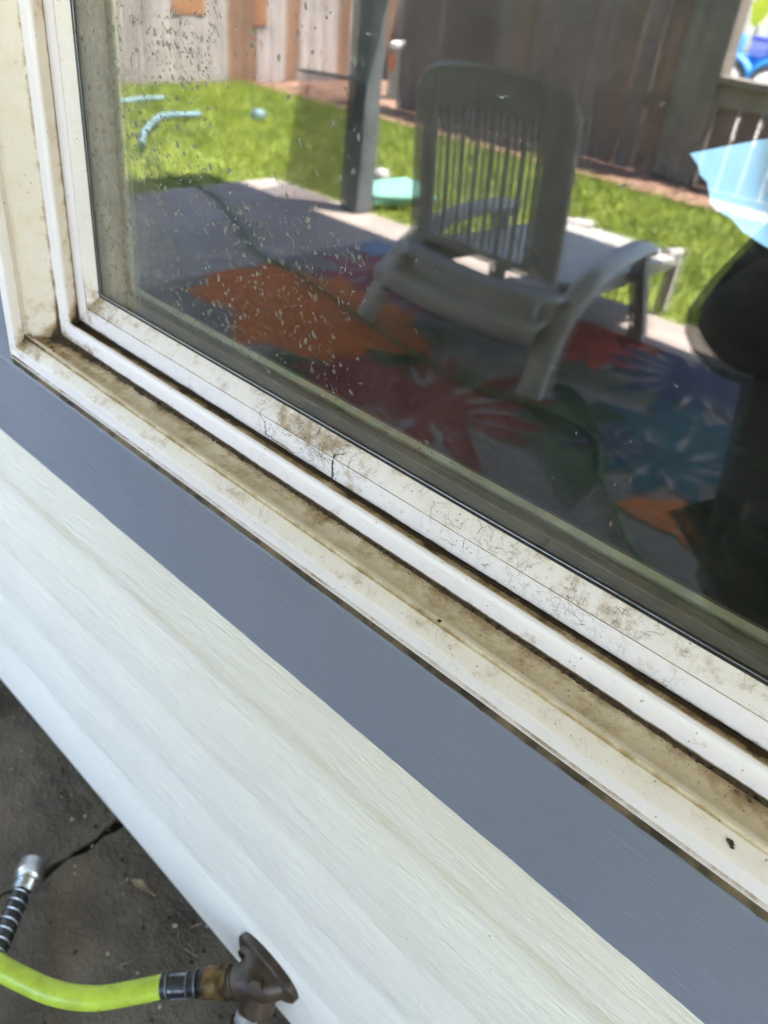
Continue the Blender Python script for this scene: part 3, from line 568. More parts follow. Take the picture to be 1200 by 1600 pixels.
def curtain():
    b = MB(); cxp, czp = -0.80, 0.62; n = len(GAP); outer = []
    for (x, z) in GAP:
        dx, dz_ = x - cxp, z - czp; k = min((0.62 / abs(dx)) if dx else 9, (0.42 / abs(dz_)) if dz_ else 9); outer.append((cxp + dx * k, czp + dz_ * k))
    K = 14; B = len(b.v)
    for i in range(n):
        for k in range(K + 1):
            t = k / K; x = GAP[i][0] + (outer[i][0] - GAP[i][0]) * t; z = GAP[i][1] + (outer[i][1] - GAP[i][1]) * t
            b.v.append((x, 1.815 + 0.016 * math.sin(x * 70), z))
    for i in range(n):
        j = (i + 1) % n
        for k in range(K): b.f.append([B + i * (K + 1) + k, B + j * (K + 1) + k, B + j * (K + 1) + k + 1, B + i * (K + 1) + k + 1]); b.m.append(0)
    o = b.build('curtain', M_CURT, smooth=True); s_ = o.modifiers.new('t', 'SOLIDIFY'); s_.thickness = 0.004
    ns = N('gap_fade_alpha'); ns.t.nodes.remove(ns.bs); ts = ns.t.nodes.new('ShaderNodeBsdfTransparent'); ds = ns.t.nodes.new('ShaderNodeBsdfDiffuse'); ds.inputs[0].default_value = (.02, .018, .016, 1); ms = ns.t.nodes.new('ShaderNodeMixShader')
    ns.link(ns.step(ns.attr()[0], 0, 1), ms.inputs[0]); ns.link(ts.outputs[0], ms.inputs[1]); ns.link(ds.outputs[0], ms.inputs[2]); ns.link(ms.outputs[0], ns.out.inputs[0])
    b2 = MB(); pin = [(-0.83, 0.80), (-0.815, 0.70), (-0.80, 0.63), (-0.77, 0.575), (-0.72, 0.52), (-0.66, 0.45)]; pout = [(-0.68, 0.80), (-0.69, 0.70), (-0.67, 0.635), (-0.63, 0.59), (-0.58, 0.55), (-0.53, 0.50)]
    for (p, q) in zip(pin, pout):
        for k in range(7):
            t = k / 6; b2.v.append((p[0] + (q[0] - p[0]) * t, 1.80 + .006 * math.sin(k * 1.7), p[1] + (q[1] - p[1]) * t)); b2.a.append((t, 0, 0))
    for i in range(5):
        for k in range(6): b2.f.append([i * 7 + k, i * 7 + k + 1, i * 7 + 8 + k, i * 7 + 7 + k]); b2.m.append(0)
    b2.build('gap_fade', ns.mat, o, smooth=True, fix=False)  # gradient see-through strip added to fade the right side of the blue glow
    return tag(o, 'dark curtain parted around the pale blue gap of the far window', 'curtain')
curtain()
# ------------------------------------------------------------------ patio cover
PC = empty('patio_cover', (-2.76, -2.38, 0), 'patio cover on a grey post, reflected behind the resin chair', 'patio cover')
MB().box(-3.05, 4.3, -2.66, 0.0125, 1.72, 1.77).build('roof_panel', M_ROOF, PC)
MB().box(-3.0, 4.25, -2.45, -2.35, 1.60, 1.7195).build('beam', M_POST, PC)
MB().box(-2.80, -2.69, -2.44, -2.34, 0.0, 1.599).build('post', M_POST, PC, bevel=0.008)
# ------------------------------------------------------------------ fences
def board(x, y, z0, z1, wd, th, m, parent, axis='x', bow=0.0, top_dog=True):
    b = MB(); hw = wd / 2; poly = [(-hw, z0), (hw, z0), (hw, z1 - 0.03), (hw - 0.025, z1), (-hw + 0.025, z1), (-hw, z1 - 0.03)]
    if axis == 'x': b.prism([(x + p, z) for p, z in poly], 'y', y - th / 2, y + th / 2)
    else: b.prism([(y + p, z) for p, z in poly], 'x', x - th / 2, x + th / 2)
    return b.build('board', m, parent)
FB_ = empty('back_fence', (-4.2, -4.85, 0), 'tall shaded brown board fence behind the mulch bed, light showing through its gaps', 'fence')
edges = [-5.95]
gaps_at = {-4.385: 0.011, -3.46: 0.009, -2.82: 0.0095, -2.68: 0.0095, -3.9: 0.005, -3.15: .007, -3.02: 0.008, -4.10: .004}
xs = [-4.755, -4.61, -4.53, -4.385, -4.24, -4.10, -4.0, -3.9, -3.75, -3.60, -3.46, -3.31, -3.15, -3.02, -2.93, -2.82, -2.68, -2.54]
for i in range(len(xs) - 1):
    a, c = xs[i], xs[i + 1]; ga = gaps_at.get(a, 0.002); gc = gaps_at.get(c, 0.002)
    board((a + ga / 2 + c - gc / 2) / 2, -4.80, 0.0, 1.30 + random.uniform(-.01, .01), c - a - ga / 2 - gc / 2, 0.018, random.choice((M_BOARD_DARK, M_BOARD_DARK, M_BOARD_DARK, M_POSTB)), FB_)
MB().box(-4.75, -2.54, -4.86, -4.8105, 0.35, 0.43).build('rail', M_BOARD_DARK, FB_); MB().box(-4.75, -2.54, -4.86, -4.8105, 1.05, 1.13).build('rail', M_BOARD_DARK, FB_)
M_POSTW = m_wood('fence_post_wood', (0.15, 0.125, 0.10), (0.22, 0.185, 0.155), (0.10, 0.08, 0.065))
for x0, x1, y1 in ((-2.535, -2.425, -4.78), (-2.42, -2.25, -4.755)): MB().box(x0, x1, -4.90, y1, 0, 1.32).build('post', M_POSTW, FB_, bevel=0.006)
RF = empty('return_fence', (-5.4, -6.25, 0), 'short board fence closing the nook behind the utility pedestal', 'fence')
for i in range(8): board(-5.93 + .15 * i, -6.25, -.02, 1.3, .147, .018, M_BOARD_BROWN if i % 2 else M_BOARD_GREY, RF)
MB().box(-6.0, -4.72, -6.31, -6.2605, .35, .43).build('rail', M_BOARD_DARK, RF)
FL_ = empty('low_fence', (-1.2, -4.80, 0), 'low board fence with a flat top rail beside the tall fence post', 'fence')
x = -2.235
while x < 3.0:
    wd = 0.125 if x < -1.9 else 0.15
    board(x + wd / 2, -4.82, 0, 0.555, wd, 0.018, M_BOARD_DARK, FL_); x += wd + (0.012 if x < -1.8 else 0.003)
MB().box(-2.247, 3.0, -4.90, -4.74, 0.5555, 0.59).build('rail', M_POSTW, FL_); MB().box(-2.247, 3.0, -4.809, -4.775, 0.44, 0.554).build('rail', M_POSTW, FL_)
FS_ = empty('side_fence', (-6.1, -2.6, 0), 'weathered sunlit board fence at the left end of the lawn, grey and brown boards', 'fence')
y = -6.2; k = 0
pal = {0: 'g', 1: 'g'}
while y < 1.2:
    wd = 0.148; yy = y + wd / 2
    if yy > -3.65: m = M_BOARD_GREY
    elif -3.98 < yy <= -3.65: m = M_BOARD_GREY
    elif -4.02 > yy > -4.16: m = M_BOARD_GREY
    else: m = random.choice((M_BOARD_BROWN, M_BOARD_GREY, M_BOARD_DARK))
    if -4.01 < yy < -3.93 or -4.45 < yy < -4.18: m = M_BOARD_BROWN
    if yy < -4.45: m = (M_BOARD_GREY, M_BOARD_BROWN, M_BOARD_GREY, M_BOARD_GREY)[k % 4]
    board(-6.0 - 0.004 * (k % 2), yy, -0.02, 1.30 + random.uniform(-.012, .012), wd - 0.003, 0.018, m, FS_, axis='y'); y += wd; k += 1
MB().box(-6.07, -6.0145, -6.2, 1.2, 0.3, 0.39).build('rail', M_BOARD_GREY, FS_); MB().box(-6.07, -6.0145, -6.2, 1.2, 1.0, 1.09).build('rail', M_BOARD_GREY, FS_)
MB().box(-5.9895, -5.986, -3.92, -3.62, 0.46, 1.2).build('patch_board', M_BOARD_ORANGE, FS_)
MB().box(-5.9895, -5.986, -4.52, -4.38, 0.40, 1.2).build('patch_board', M_BOARD_ORANGE, FS_)
# utility pedestal
PD = empty('utility_pedestal', (-5.12, -5.2, 0), 'round grey-green utility pedestal with white cap and orange sticker by the dark fence', 'utility pedestal')
M_PED = plain('pedestal_green', (0.26, 0.30, 0.26), 0.5, 0.1, 8, 0.1)
b = MB(); b.tube([(-5.12, -5.2, -0.01), (-5.12, -5.2, 0.36)], 0.092, 24); b.build('body', M_PED, PD, smooth=True)
b = MB(); b.tube([(-5.12, -5.2, 0.3605), (-5.12, -5.2, 0.385), (-5.12, -5.2, 0.40), (-5.12, -5.2, 0.408)], [0.100, 0.100, 0.092, 0.06], 24); b.build('cap', plain('white_cap', (0.72, 0.70, 0.66), 0.5, 0.05, 10, 0.05), PD, smooth=True)
b = MB(); 
for i in range(4):
    t0 = R(75 + i * 10); t1 = R(85 + i * 10); r_ = 0.0935
    b.face([(-5.12 + r_ * math.cos(t0), -5.2 + r_ * math.sin(t0), .2), (-5.12 + r_ * math.cos(t1), -5.2 + r_ * math.sin(t1), .2), (-5.12 + r_ * math.cos(t1), -5.2 + r_ * math.sin(t1), .33), (-5.12 + r_ * math.cos(t0), -5.2 + r_ * math.sin(t0), .33)])
b.build('sticker', plain('orange_sticker', (0.62, 0.17, 0.08), 0.5, 0.3, 40, 0), PD)
# mulch chips
b = MB()
for i in range(2600):
    x = random.uniform(-6.2, 1.5); y = random.uniform(-4.78, -4.30) - (0.0 if x > -5 else random.uniform(0, .0)); s_ = random.uniform(.008, .028); a = random.uniform(0, 3.14); z = random.uniform(-0.004, 0.012)
    c, d = math.cos(a) * s_, math.sin(a) * s_; e = s_ * 0.35
    b.face([(x - c, y - d, z), (x + d * .4, y - c * .4, z + e * random.random()), (x + c, y + d, z + e * random.random()), (x - d * .4, y + c * .4, z)])
tag(b.build('mulch_chips', M_MULCH, fix=False), 'reddish bark mulch chips scattered along the fence foot', 'mulch', kind='stuff')
# ------------------------------------------------------------------ rug
def rug():
    cols = dict(ground=(0.30, 0.25, 0.24), orange=(0.80, 0.19, 0.02), coral=(0.55, 0.085, 0.05), red=(0.30, 0.02, 0.03), pink=(0.36, 0.05, 0.085), navy=(0.022, 0.036, 0.115), teal=(0.015, 0.11, 0.155), green=(0.10, 0.16, 0.035), dkgreen=(0.035, 0.075, 0.015), blue=(0.07, 0.13, 0.27), grey=(0.42, 0.36, 0.35), sage=(0.13, 0.15, 0.085), sky=(0.22, 0.30, 0.50))
    keys = list(cols); mats = []
    for k in keys:
        n = N('rug_' + k); c = tuple(q * 0.50 for q in cols[k]); f = n.noise(45, 4); n.col(n.mix(n.step(f, .3, .7), tuple(q * .78 for q in c), tuple(min(1, q * 1.15) for q in c))); n.rough(0.95); n.bump(n.noise(400, 2), 0.4, 0.002); mats.append(n.mat)
    ix = {k: i for i, k in enumerate(keys)}; b = MB(); lev = [0.0065]
    b.box(-2.36, 0.55, -2.13, -0.95, 0.001, 0.006, 0)
    def petal(x, y, a, L, wd, m, curve=0.0, tip=0.5):
        lev[0] += 0.000012; z = lev[0]; pts = []; n = 9
        for sgn in (1, -1):
            rr = range(n + 1) if sgn == 1 else range(n - 1, 0, -1)
            for i in rr:
                t = i / n; u = t * L; v = sgn * wd * math.sin(math.pi * t ** tip) ** 0.8 * 0.5 + curve * L * t * t if 0 < t < 1 else curve * L * t * t
                pts.append((x + u * math.cos(a) - v * math.sin(a), y + u * math.sin(a) + v * math.cos(a), z))
        pts = [(min(0.54, max(-2.355, p[0])), min(-0.955, max(-2.125, p[1])), p[2]) for p in pts]
        c = (sum(p[0] for p in pts) / len(pts), sum(p[1] for p in pts) / len(pts), z)
        for i in range(len(pts)): b.face([c, pts[i], pts[(i + 1) % len(pts)]], ix[m])
    def flower(x, y, r, n, m, m2=None, a0=0, span=2 * math.pi, wd=None, inner=True, jit=.1):
        wd = wd or r * 2.4 / n * (span / (2 * math.pi)) * 1.6
        for k in range(n): petal(x, y, a0 + span * k / n + random.uniform(-jit, jit), r * random.uniform(.85, 1.08), wd, m)
        if m2:
            for k in range(n): petal(x, y, a0 + span * (k + .5) / n + random.uniform(-jit, jit), r * 0.72, wd * 0.35, m2)
        if inner:
            for k in range(n): petal(x, y, a0 + span * (k + .3) / n, r * 0.45, wd * 0.6, m)
    for (x, y, a, L, wd) in ((-1.45, -1.62, 2.4, .55, .22), (-1.3, -1.45, 1.2, .5, .25), (-1.02, -1.55, .9, .6, .26), (-1.0, -1.5, 0.2, .5, .2), (-1.75, -1.15, 0.3, .5, .22), (-.8, -1.35, 2.7, .55, .2), (-1.2, -1.7, -.2, .5, .16)): petal(x, y, a, L, wd, 'sage', .1)
    for (x, y, a, L, wd) in ((-1.65, -1.35, .1, .62, .16), (-1.5, -1.3, -.25, .6, .14), (-1.7, -1.05, .25, .5, .12), (-1.1, -1.6, .5, .35, .08), (-.95, -1.5, -.3, .4, .07)): petal(x, y, a, L, wd, 'dkgreen', .15)
    for k, (a, L) in enumerate(((2.9, .5), (2.4, .42), (3.4, .42), (1.2, .42), (.5, .5), (-.1, .52), (-.7, .36), (4.2, .3))): petal(-1.95, -1.40, a, L, .30, 'orange', .05, .8)
    petal(-2.05, -1.38, 3.3, .30, .3, 'orange'); petal(-1.85, -1.18, -.1, .42, .22, 'orange')
    flower(-2.02, -1.86, .30, 9, 'pink', 'grey'); flower(-1.70, -1.80, .2, 7, 'pink', None)
    flower(-1.18, -1.98, .28, 12, 'coral', 'red'); flower(-1.55, -1.98, .15, 8, 'blue', 'grey'); flower(-2.28, -2.05, .14, 6, 'sky')
    flower(-1.22, -1.18, .36, 13, 'red', 'grey', jit=.15); flower(-1.45, -1.12, .2, 9, 'red', 'pink')
    flower(-0.83, -1.99, .33, 15, 'navy', 'grey', wd=.10); flower(-0.83, -1.99, .2, 11, 'navy', None, a0=.2, wd=.05)
    flower(-0.68, -1.60, .27, 10, 'teal', None); flower(-0.66, -1.45, .22, 9, 'teal', 'grey', wd=.1); flower(-0.80, -1.40, .14, 9, 'navy', 'grey', wd=.04)
    for a, L in ((2.6, .16), (1.9, .10), (.7, .17), (.1, .15), (3.4, .08)): petal(-0.50, -1.24, a, L, .10, 'orange', 0, .9)
    flower(0.1, -1.6, .35, 11, 'coral', 'orange'); flower(-0.1, -1.15, .22, 9, 'navy', 'grey'); flower(0.3, -1.2, .2, 8, 'teal')
    o = b.build('rug', mats, fix=False); return tag(o, 'outdoor rug with big orange, red, navy and teal flowers under the resin chair', 'rug')
rug()
# ------------------------------------------------------------------ resin chaise with arms
def chaise():
    E = empty('lounge_chair', (-1.42, -1.95, 0), 'white resin lounge chair with slatted back and curved arms, seen in the glass', 'chair')
    xl, xr = -1.725, -1.125
    def bx(z): return -1.585 + (0.30 - z) * -0.16     # back plane y at height z (leans towards the house as it rises)
    def yb(z): return -1.62 + (z - 0.28) * 0.10
    b = MB(); th = 0.022
    def plate(poly, y_off=0.0):
        B = len(b.v); n = len(poly)
        for dyy in (0, th):
            for (x, z) in poly: b.v.append((x, yb(z) + dyy + y_off, z))
        b.f.append([B + i for i in range(n)]); b.m.append(0); b.f.append([B + n + i for i in reversed(range(n))]); b.m.append(0)
        for i in range(n): b.f.append([B + i, B + (i + 1) % n, B + n + (i + 1) % n, B + n + i]); b.m.append(0)
    XC_ = -1.450; W = 0.262
    # head panel: arched top
    arch = []
    for i in range(15):
        t = math.sin((-1 + 2 * i / 14) * math.pi / 2); z = 0.768 - 0.026 * t * t - 0.045 * (max(0, abs(t) - .80) / .20) ** 2.2; arch.append((XC_ + t * W, z))
    sl0 = 0.672
    def slit_top(x): return sl0 - 0.03 * ((x - XC_) / W) ** 2
    for i in range(14):
        (xa, za), (xb, zb) = arch[i], arch[i + 1]; plate([(xa, slit_top(xa)), (xb, slit_top(xb)), (xb, zb), (xa, za)])
    # lower panel
    plate([(XC_ - W * .98, 0.268), (XC_ + W * .98, 0.268), (XC_ + W * .98, 0.300), (XC_ - W * .98, 0.300)])
    # stiles
    plate([(XC_ - W, 0.3005), (XC_ - W + .062, 0.3005), (XC_ - W + .062, slit_top(XC_ - W + .062)), (XC_ - W, slit_top(XC_ - W))])
    plate([(XC_ + W - .062, 0.3005), (XC_ + W, 0.3005), (XC_ + W, slit_top(XC_ + W)), (XC_ + W - .062, slit_top(XC_ + W - .062))])
    b.build('backrest', M_PLAST, E, bevel=0.005)
    n = 7; x0 = XC_ - W + .062; x1 = XC_ + W - .062; pit = (x1 - x0) / (n + .6)
    def slat(xa, xb):
        s_ = MB(); c = (xa + xb) / 2; zt = slit_top(c) + .001; zb = .2995
        s_.v = [(xa, yb(zb), zb), (xb, yb(zb), zb), (xb, yb(zb) + .007, zb), (xa, yb(zb) + .007, zb), (xa, yb(zt), zt), (xb, yb(zt), zt), (xb, yb(zt) + .007, zt), (xa, yb(zt) + .007, zt)]
        s_.f = [[3, 2, 1, 0], [4, 5, 6, 7], [0, 1, 5, 4], [1, 2, 6, 5], [2, 3, 7, 6], [3, 0, 4, 7]]; s_.m = [0] * 6; s_.build('back_slat', M_PLAST, E)
    for i in range(n):
        a = x0 + pit * i; slat(a + .28 * pit, a + .38 * pit); slat(a + .66 * pit, a + (1.0 if i < n - 1 else 1.6) * pit)
    b = MB()    # back rims
    for sx in (-1, 1): b.tube([(XC_ + sx * (W + .002), yb(z) + th / 2, z) for z in (0.27, .4, .55, .66, .705)], 0.014, 8)
    b.tube([(p[0], yb(p[1]) + th / 2, p[1]) for p in arch], 0.013, 8); b.build('back_rim', M_PLAST, E, smooth=True)
    # seat behind the back and footrest in front
    def surf(y0, z0, y1, z1, xa, xb, nm, crown=0.0, lip=0.03):
        s_ = MB(); n = 10; B = 0
        for i in range(n + 1):
            t = i / n
            for (x, dz_) in ((xa, -lip), (xa + .004, 0), (xa + .05, crown), (xb - .05, crown), (xb - .004, 0), (xb, -lip)): s_.v.append((x, y0 + (y1 - y0) * t, z0 + (z1 - z0) * t + dz_ + 0.012 * math.sin(t * math.pi) * (-1)))
        for i in range(n):
            for j in range(5): s_.f.append([i * 6 + j, i * 6 + j + 1, i * 6 + 7 + j, i * 6 + 6 + j]); s_.m.append(0)
        o = s_.build(nm, M_PLAST, E, smooth=True); q = o.modifiers.new('t', 'SOLIDIFY'); q.thickness = 0.012; return o
    surf(-1.645, .265, -2.36, .235, -1.70, -1.175, 'seat'); surf(-2.365, .235, -2.53, .20, -1.68, -1.235, 'foot_rest')
    # ribs and cross bars seen behind the back
    b = MB(); prf = [(-1.64, .250), (-1.560, .250), (-1.545, .243), (-1.540, .200), (-1.485, .190), (-1.470, .182), (-1.466, .150), (-1.480, .135)]; K = 16
    for i in range(K + 1):
        t = i / K; x = -1.745 + .62 * t; c = 1 - (2 * t - 1) ** 2
        for q, (y_, z_) in enumerate(prf): b.v.append((x, y_ + .02 * c, z_ - .020 * c))
    for i in range(K):
        for j in range(7): b.f.append([i * 8 + j, i * 8 + 8 + j, i * 8 + 9 + j, i * 8 + 1 + j]); b.m.append(0)
    o = b.build('seat_skirt', M_PLAST, E, smooth=True); q = o.modifiers.new('t', 'SOLIDIFY'); q.thickness = .008
    for s_, X in ((1, xr), (-1, xl)):
        pr = MB(); P = sm([(X + .03 * s_, -1.455, 0.0), (X + .022 * s_, -1.50, .09), (X + .012 * s_, -1.56, .19), (X + .008 * s_, -1.66, .262), (X - .005 * s_, -1.76, .300), (X - .015 * s_, -1.90, .318), (X - .03 * s_, -2.03, .320), (X - .032 * s_, -2.085, .308)])
        pr.tube(P, [0.021] * 8 + [.022] * (len(P) - 8), 10, sx=1.9); pr.build('arm', M_PLAST, E, smooth=True)
        l = MB(); l.bar((X - .03 * s_, -2.04, .305), (X + .0 * s_, -2.13, 0.0), .058, .034, (0, 1, 0)); l.build('leg', M_PLAST, E, bevel=.006)
        l = MB(); l.bar((X - .115 * s_, -2.515, .20), (X - .110 * s_, -2.50, -0.005), .042, .034, (0, 1, 0)); l.build('leg', M_PLAST, E, bevel=.006)
        l = MB(); l.bar((X - .045 * s_, -1.50, .215), (X - .105 * s_, -2.49, .195), .022, .05); l.build('side_rail', M_PLAST, E, bevel=.004)
        l = MB(); l.tube([(X - .09 * s_, -2.36, .238), (X - .11 * s_, -2.52, .208)], .018, 8); l.build('rim', M_PLAST, E, smooth=True)
    return E
chaise()
# ------------------------------------------------------------------ hoses and tap
def hose(pts, r, m, name, n=10):
    b = MB(); b.tube(sm(pts, 8), r, n); return b.build(name, m, smooth=True)
TAP = empty('outdoor_tap', (-0.327, 0.004, 0.13), 'tarnished brown wall tap with an oval flange at the foot of the white siding', 'tap')
b = MB(); n = 28
for k, (yy, sc_) in enumerate(((0.0045, 1.0), (-0.003, 1.0), (-0.0065, .9), (-0.0085, .62))):
    for j in range(n):
        t = 2 * math.pi * j / n; ex = math.copysign(abs(math.cos(t)) ** .8, math.cos(t)) * 0.044 * sc_; ez = math.sin(t) * 0.022 * sc_; b.v.append((-0.327 + ex, yy, 0.131 + ez))
for k in range(3):
    for j in range(n): b.f.append([k * n + j, k * n + (j + 1) % n, (k + 1) * n + (j + 1) % n, (k + 1) * n + j]); b.m.append(0)
b.f.append([3 * n + j for j in range(n)]); b.m.append(0); b.f.append([j for j in reversed(range(n))]); b.m.append(0)
b.build('flange', M_BRONZE, TAP, smooth=True)
b = MB(); n = 20
dirn = (Vector((-.350, -.034, .113)) - Vector((-.327, -.006, .131))).normalized()
rings = [((-.326, -.004, .131), Vector((.037, 0, 0)), Vector((0, 0, .020))), ((-.326, -.010, .130), Vector((.034, .003, 0)), Vector((0, -.002, .0195))), ((-.329, -.017, .126), Vector((.025, -.008, 0)), Vector((0, -.005, .020))), ((-.336, -.024, .1215), Vector((.015, -.0125, 0)), Vector((-.004, -.005, .0175))), ((-.343, -.029, .117), Vector((.011, -.011, 0)), Vector((-.004, -.005, .0140))), ((-.351, -.035, .113), Vector((.011, -.010, 0)), Vector((-.004, -.005, .0135)))]
for (c_, ua, va) in rings:
    for j in range(n):
        t = 2 * math.pi * j / n; cc = math.cos(t); ss = math.sin(t); p = Vector(c_) + ua * cc + va * ss; b.v.append(tuple(p + Vector((1, 1, 1)) * mnoise.noise(p * 60) * .0003))
for k in range(len(rings) - 1):
    for j in range(n): b.f.append([k * n + j, k * n + (j + 1) % n, (k + 1) * n + (j + 1) % n, (k + 1) * n + j]); b.m.append(0)
b.tube([(-0.322, -0.012, 0.126), (-0.311, -0.026, 0.098)], [0.020, .0155], 14)
for tt, rr in ((0.0, .0172), (.45, .0168), (.9, .0165)):
    cc = Vector((-.3425, -.0290, .1172)).lerp(Vector((-.350, -.0345, .1135)), tt); b.tube([cc - dirn * .0012, cc, cc + dirn * .0012], [rr - .0012, rr, rr - .0012], 20)
b.tube([(-0.318, -0.020, 0.140), (-0.314, -0.028, 0.147)], [0.0085, .0075], 6)
b.build('body', M_BRONZE, TAP, smooth=True)
b = MB(); b.tube([(-0.348, -0.033, 0.1135), (-0.355, -0.0385, 0.111)], [.0185, .0185], 8); b.tube([(-0.3552, -0.0388, 0.111), (-0.367, -0.0478, 0.107)], [.0150, .0155], 16); b.build('hose_union', M_BRASS, TAP, smooth=True)
b = MB(); b.tube([(-0.318, -0.031, 0.099), (-0.316, -0.037, 0.088)], [0.0125, .0125], 14, m=0); b.tube([(-0.316, -0.0372, 0.0875), (-0.3135, -0.044, 0.073)], [.0165, .0155], 8, m=1); b.build('drain_outlet', [M_TAPE, M_BRASS], TAP, smooth=True)
LH = empty('lime_hose', (-0.37, -0.05, 0.107), 'lime green hose with black fitting screwed to the brown tap', 'hose')
b = MB(); d0 = Vector((-0.365, -0.0465, 0.1075)); d1 = Vector((-0.3985, -0.0795, 0.098)); dd = (d1 - d0)
prof = [(0, .0150), (.04, .0165), (.12, .0165), (.14, .0140), (.20, .0140), (.22, .0168), (.30, .0168), (.32, .0145), (.40, .0145), (.42, .0158), (.86, .0150), (.88, .0165), (1.0, .0160)]
b.tube([d0 + dd * t for t, r_ in prof], [r_ * 0.82 for t, r_ in prof], 16); b.build('black_fitting', M_BLACK, LH, smooth=True)
b = MB(); 
sd = dd.normalized(); a1 = sd.cross(Vector((0, 0, 1))).normalized(); a2 = a1.cross(sd)
for k in range(5):
    t = 2 * math.pi * k / 5; o_ = a1 * math.cos(t) + a2 * math.sin(t); b.bar(d0 + dd * .46 + o_ * .0126, d0 + dd * .82 + o_ * .0121, .0030, .0016, o_)
ringp = []
for t0, rr in ((.26, .0140), (.44, .0130), (.87, .0135)):
    b.tube([d0 + dd * t0 + (a1 * math.cos(u) + a2 * math.sin(u)) * rr for u in [2 * math.pi * i / 24 for i in range(25)]], .0006, 5, cap=False)
b.build('worn_edge', plain('scuffed_edge', (0.26, 0.27, 0.28), 0.35, 0.3, 120, 0.2, metal=0.5), LH, smooth=True)
lhp = [d1 - dd * .06, (-0.412, -0.099, 0.0935), (-0.438, -0.134, 0.090), (-0.470, -0.160, 0.089), (-0.512, -0.181, 0.091), (-0.57, -0.205, 0.094), (-0.66, -0.24, 0.075), (-0.80, -0.27, 0.03), (-1.0, -0.30, 0.012), (-1.6, -0.28, 0.012), (-2.4, -0.22, 0.012), (-3.3, -0.30, .012)]
b = MB(); b.tube(sm(lhp, 10), .0118, 18); b.build('tube', M_LIME, LH, smooth=True)
GP = [(0.9, -0.86, .012), (0.3, -0.88, .012), (-0.2, -0.92, .012), (-0.44, -0.98, .018), (-0.56, -1.06, .018), (-0.62, -1.13, .018), (-0.71, -1.21, .018), (-0.83, -1.38, .018), (-1.0, -1.40, .018), (-1.29, -1.35, .018), (-1.79, -1.45, .018), (-2.15, -1.54, .018), (-2.45, -1.58, .012), (-2.74, -1.72, .011), (-3.18, -1.92, .011), (-3.42, -1.96, .004), (-3.66, -1.97, .01), (-4.06, -2.04, .02), (-4.5, -2.0, .02)]
tag(hose(GP, 0.0065, M_HOSE2, 'garden_hose', 8), 'green hose winding over the flowered rug and patio to the lawn', 'hose')
SKY_ = plain('pale_blue_plastic', (0.10, 0.17, 0.19), 0.5, 0.08, 6, 0.05)
tag(hose([(-4.10, -2.14, .03), (-4.25, -2.24, .035), (-4.50, -2.45, .04), (-4.70, -2.68, .04), (-4.74, -2.95, .03)], 0.019, SKY_, 'foam_noodle', 10), 'curved pale blue pool noodle on the lawn', 'pool noodle')
tag(hose([(-5.25, -2.65, .02), (-5.3, -2.9, .025), (-5.33, -3.08, .02)], 0.018, SKY_, 'foam_noodle', 10), 'thin straight pale blue noodle on the lawn near the side fence', 'pool noodle')
b = MB(); b.tube([(-4.68, -3.38, -.01), (-4.68, -3.38, .02), (-4.68, -3.38, .045), (-4.68, -3.38, .06)], [.045, .05, .035, .01], 14)
tag(b.build('sprinkler', SKY_, smooth=True), 'small pale blue lump of a sprinkler on the lawn', 'sprinkler')
# turquoise bench cushion on the patio edge and small white ball
TQ = plain('turquoise_vinyl', (0.14, 0.31, 0.25), 0.5, 0.08, 8, 0.1)
MT = empty('folded_mat', (-2.8, -2.78, 0), 'folded turquoise mat lying on the grass beside the grey post', 'mat')
for k, (z0, z1, off) in enumerate(((0.0, .022, 0), (.0225, .045, .02))):
    b = MB(); b.prism([(-2.98 + off, -2.62), (-2.74, -2.50), (-2.60 + off, -2.76), (-2.93, -2.95 + off)], 'z', z0 + .012, z1 + .012); b.build('fold', TQ, MT, bevel=.006)
b = MB(); b.tube([(-3.02, -2.83, 0.0 + .045 * (1 - math.cos(t))) for t in [math.pi * i / 10 for i in range(11)]], [max(.002, .045 * math.sin(math.pi * i / 10)) for i in range(11)], 14)
tag(b.build('ball', M_PLAST, smooth=True), 'small white ball on the grass behind the grey post', 'ball')
# tinted sheet added by the post to dim a faint patch of the reflection
SPn = empty('dim_patch', (-3.05, -2.47, 0), 'added see-through sheet with a grey top rail, dimming a patch beside the grey post', 'panel')
ng = N('dim_patch_tint'); ng.t.nodes.remove(ng.bs); tr = ng.t.nodes.new('ShaderNodeBsdfTransparent'); tr.inputs[0].default_value = (0.74, 0.73, 0.75, 1); df = ng.t.nodes.new('ShaderNodeBsdfPrincipled'); df.inputs['Base Color'].default_value = (0.10, 0.10, 0.11, 1); df.inputs['Roughness'].default_value = 0.2
mx = ng.t.nodes.new('ShaderNodeMixShader'); mx.inputs[0].default_value = 0.12; ng.link(tr.outputs[0], mx.inputs[1]); ng.link(df.outputs[0], mx.inputs[2]); ng.link(mx.outputs[0], ng.out.inputs[0])
b = MB(); q4 = [Vector(p) for p in ((-3.27, -2.42, 0.0), (-2.91, -2.455, 0.0), (-2.66, -2.272, 0.547), (-3.00, -2.26, 0.535))]; of = Vector((0, 0.0055, 0.002))
b.face(q4); b.face([p + of for p in reversed(q4)])
for k in range(4): b.face([q4[k], q4[(k + 1) % 4], q4[(k + 1) % 4] + of, q4[k] + of])
b.build('sheet', ng.mat, SPn)
b = MB(); b.bar((-3.01, -2.257, 0.540), (-2.62, -2.269, 0.556), .016, .012); b.build('top_rail', M_POST, SPn)
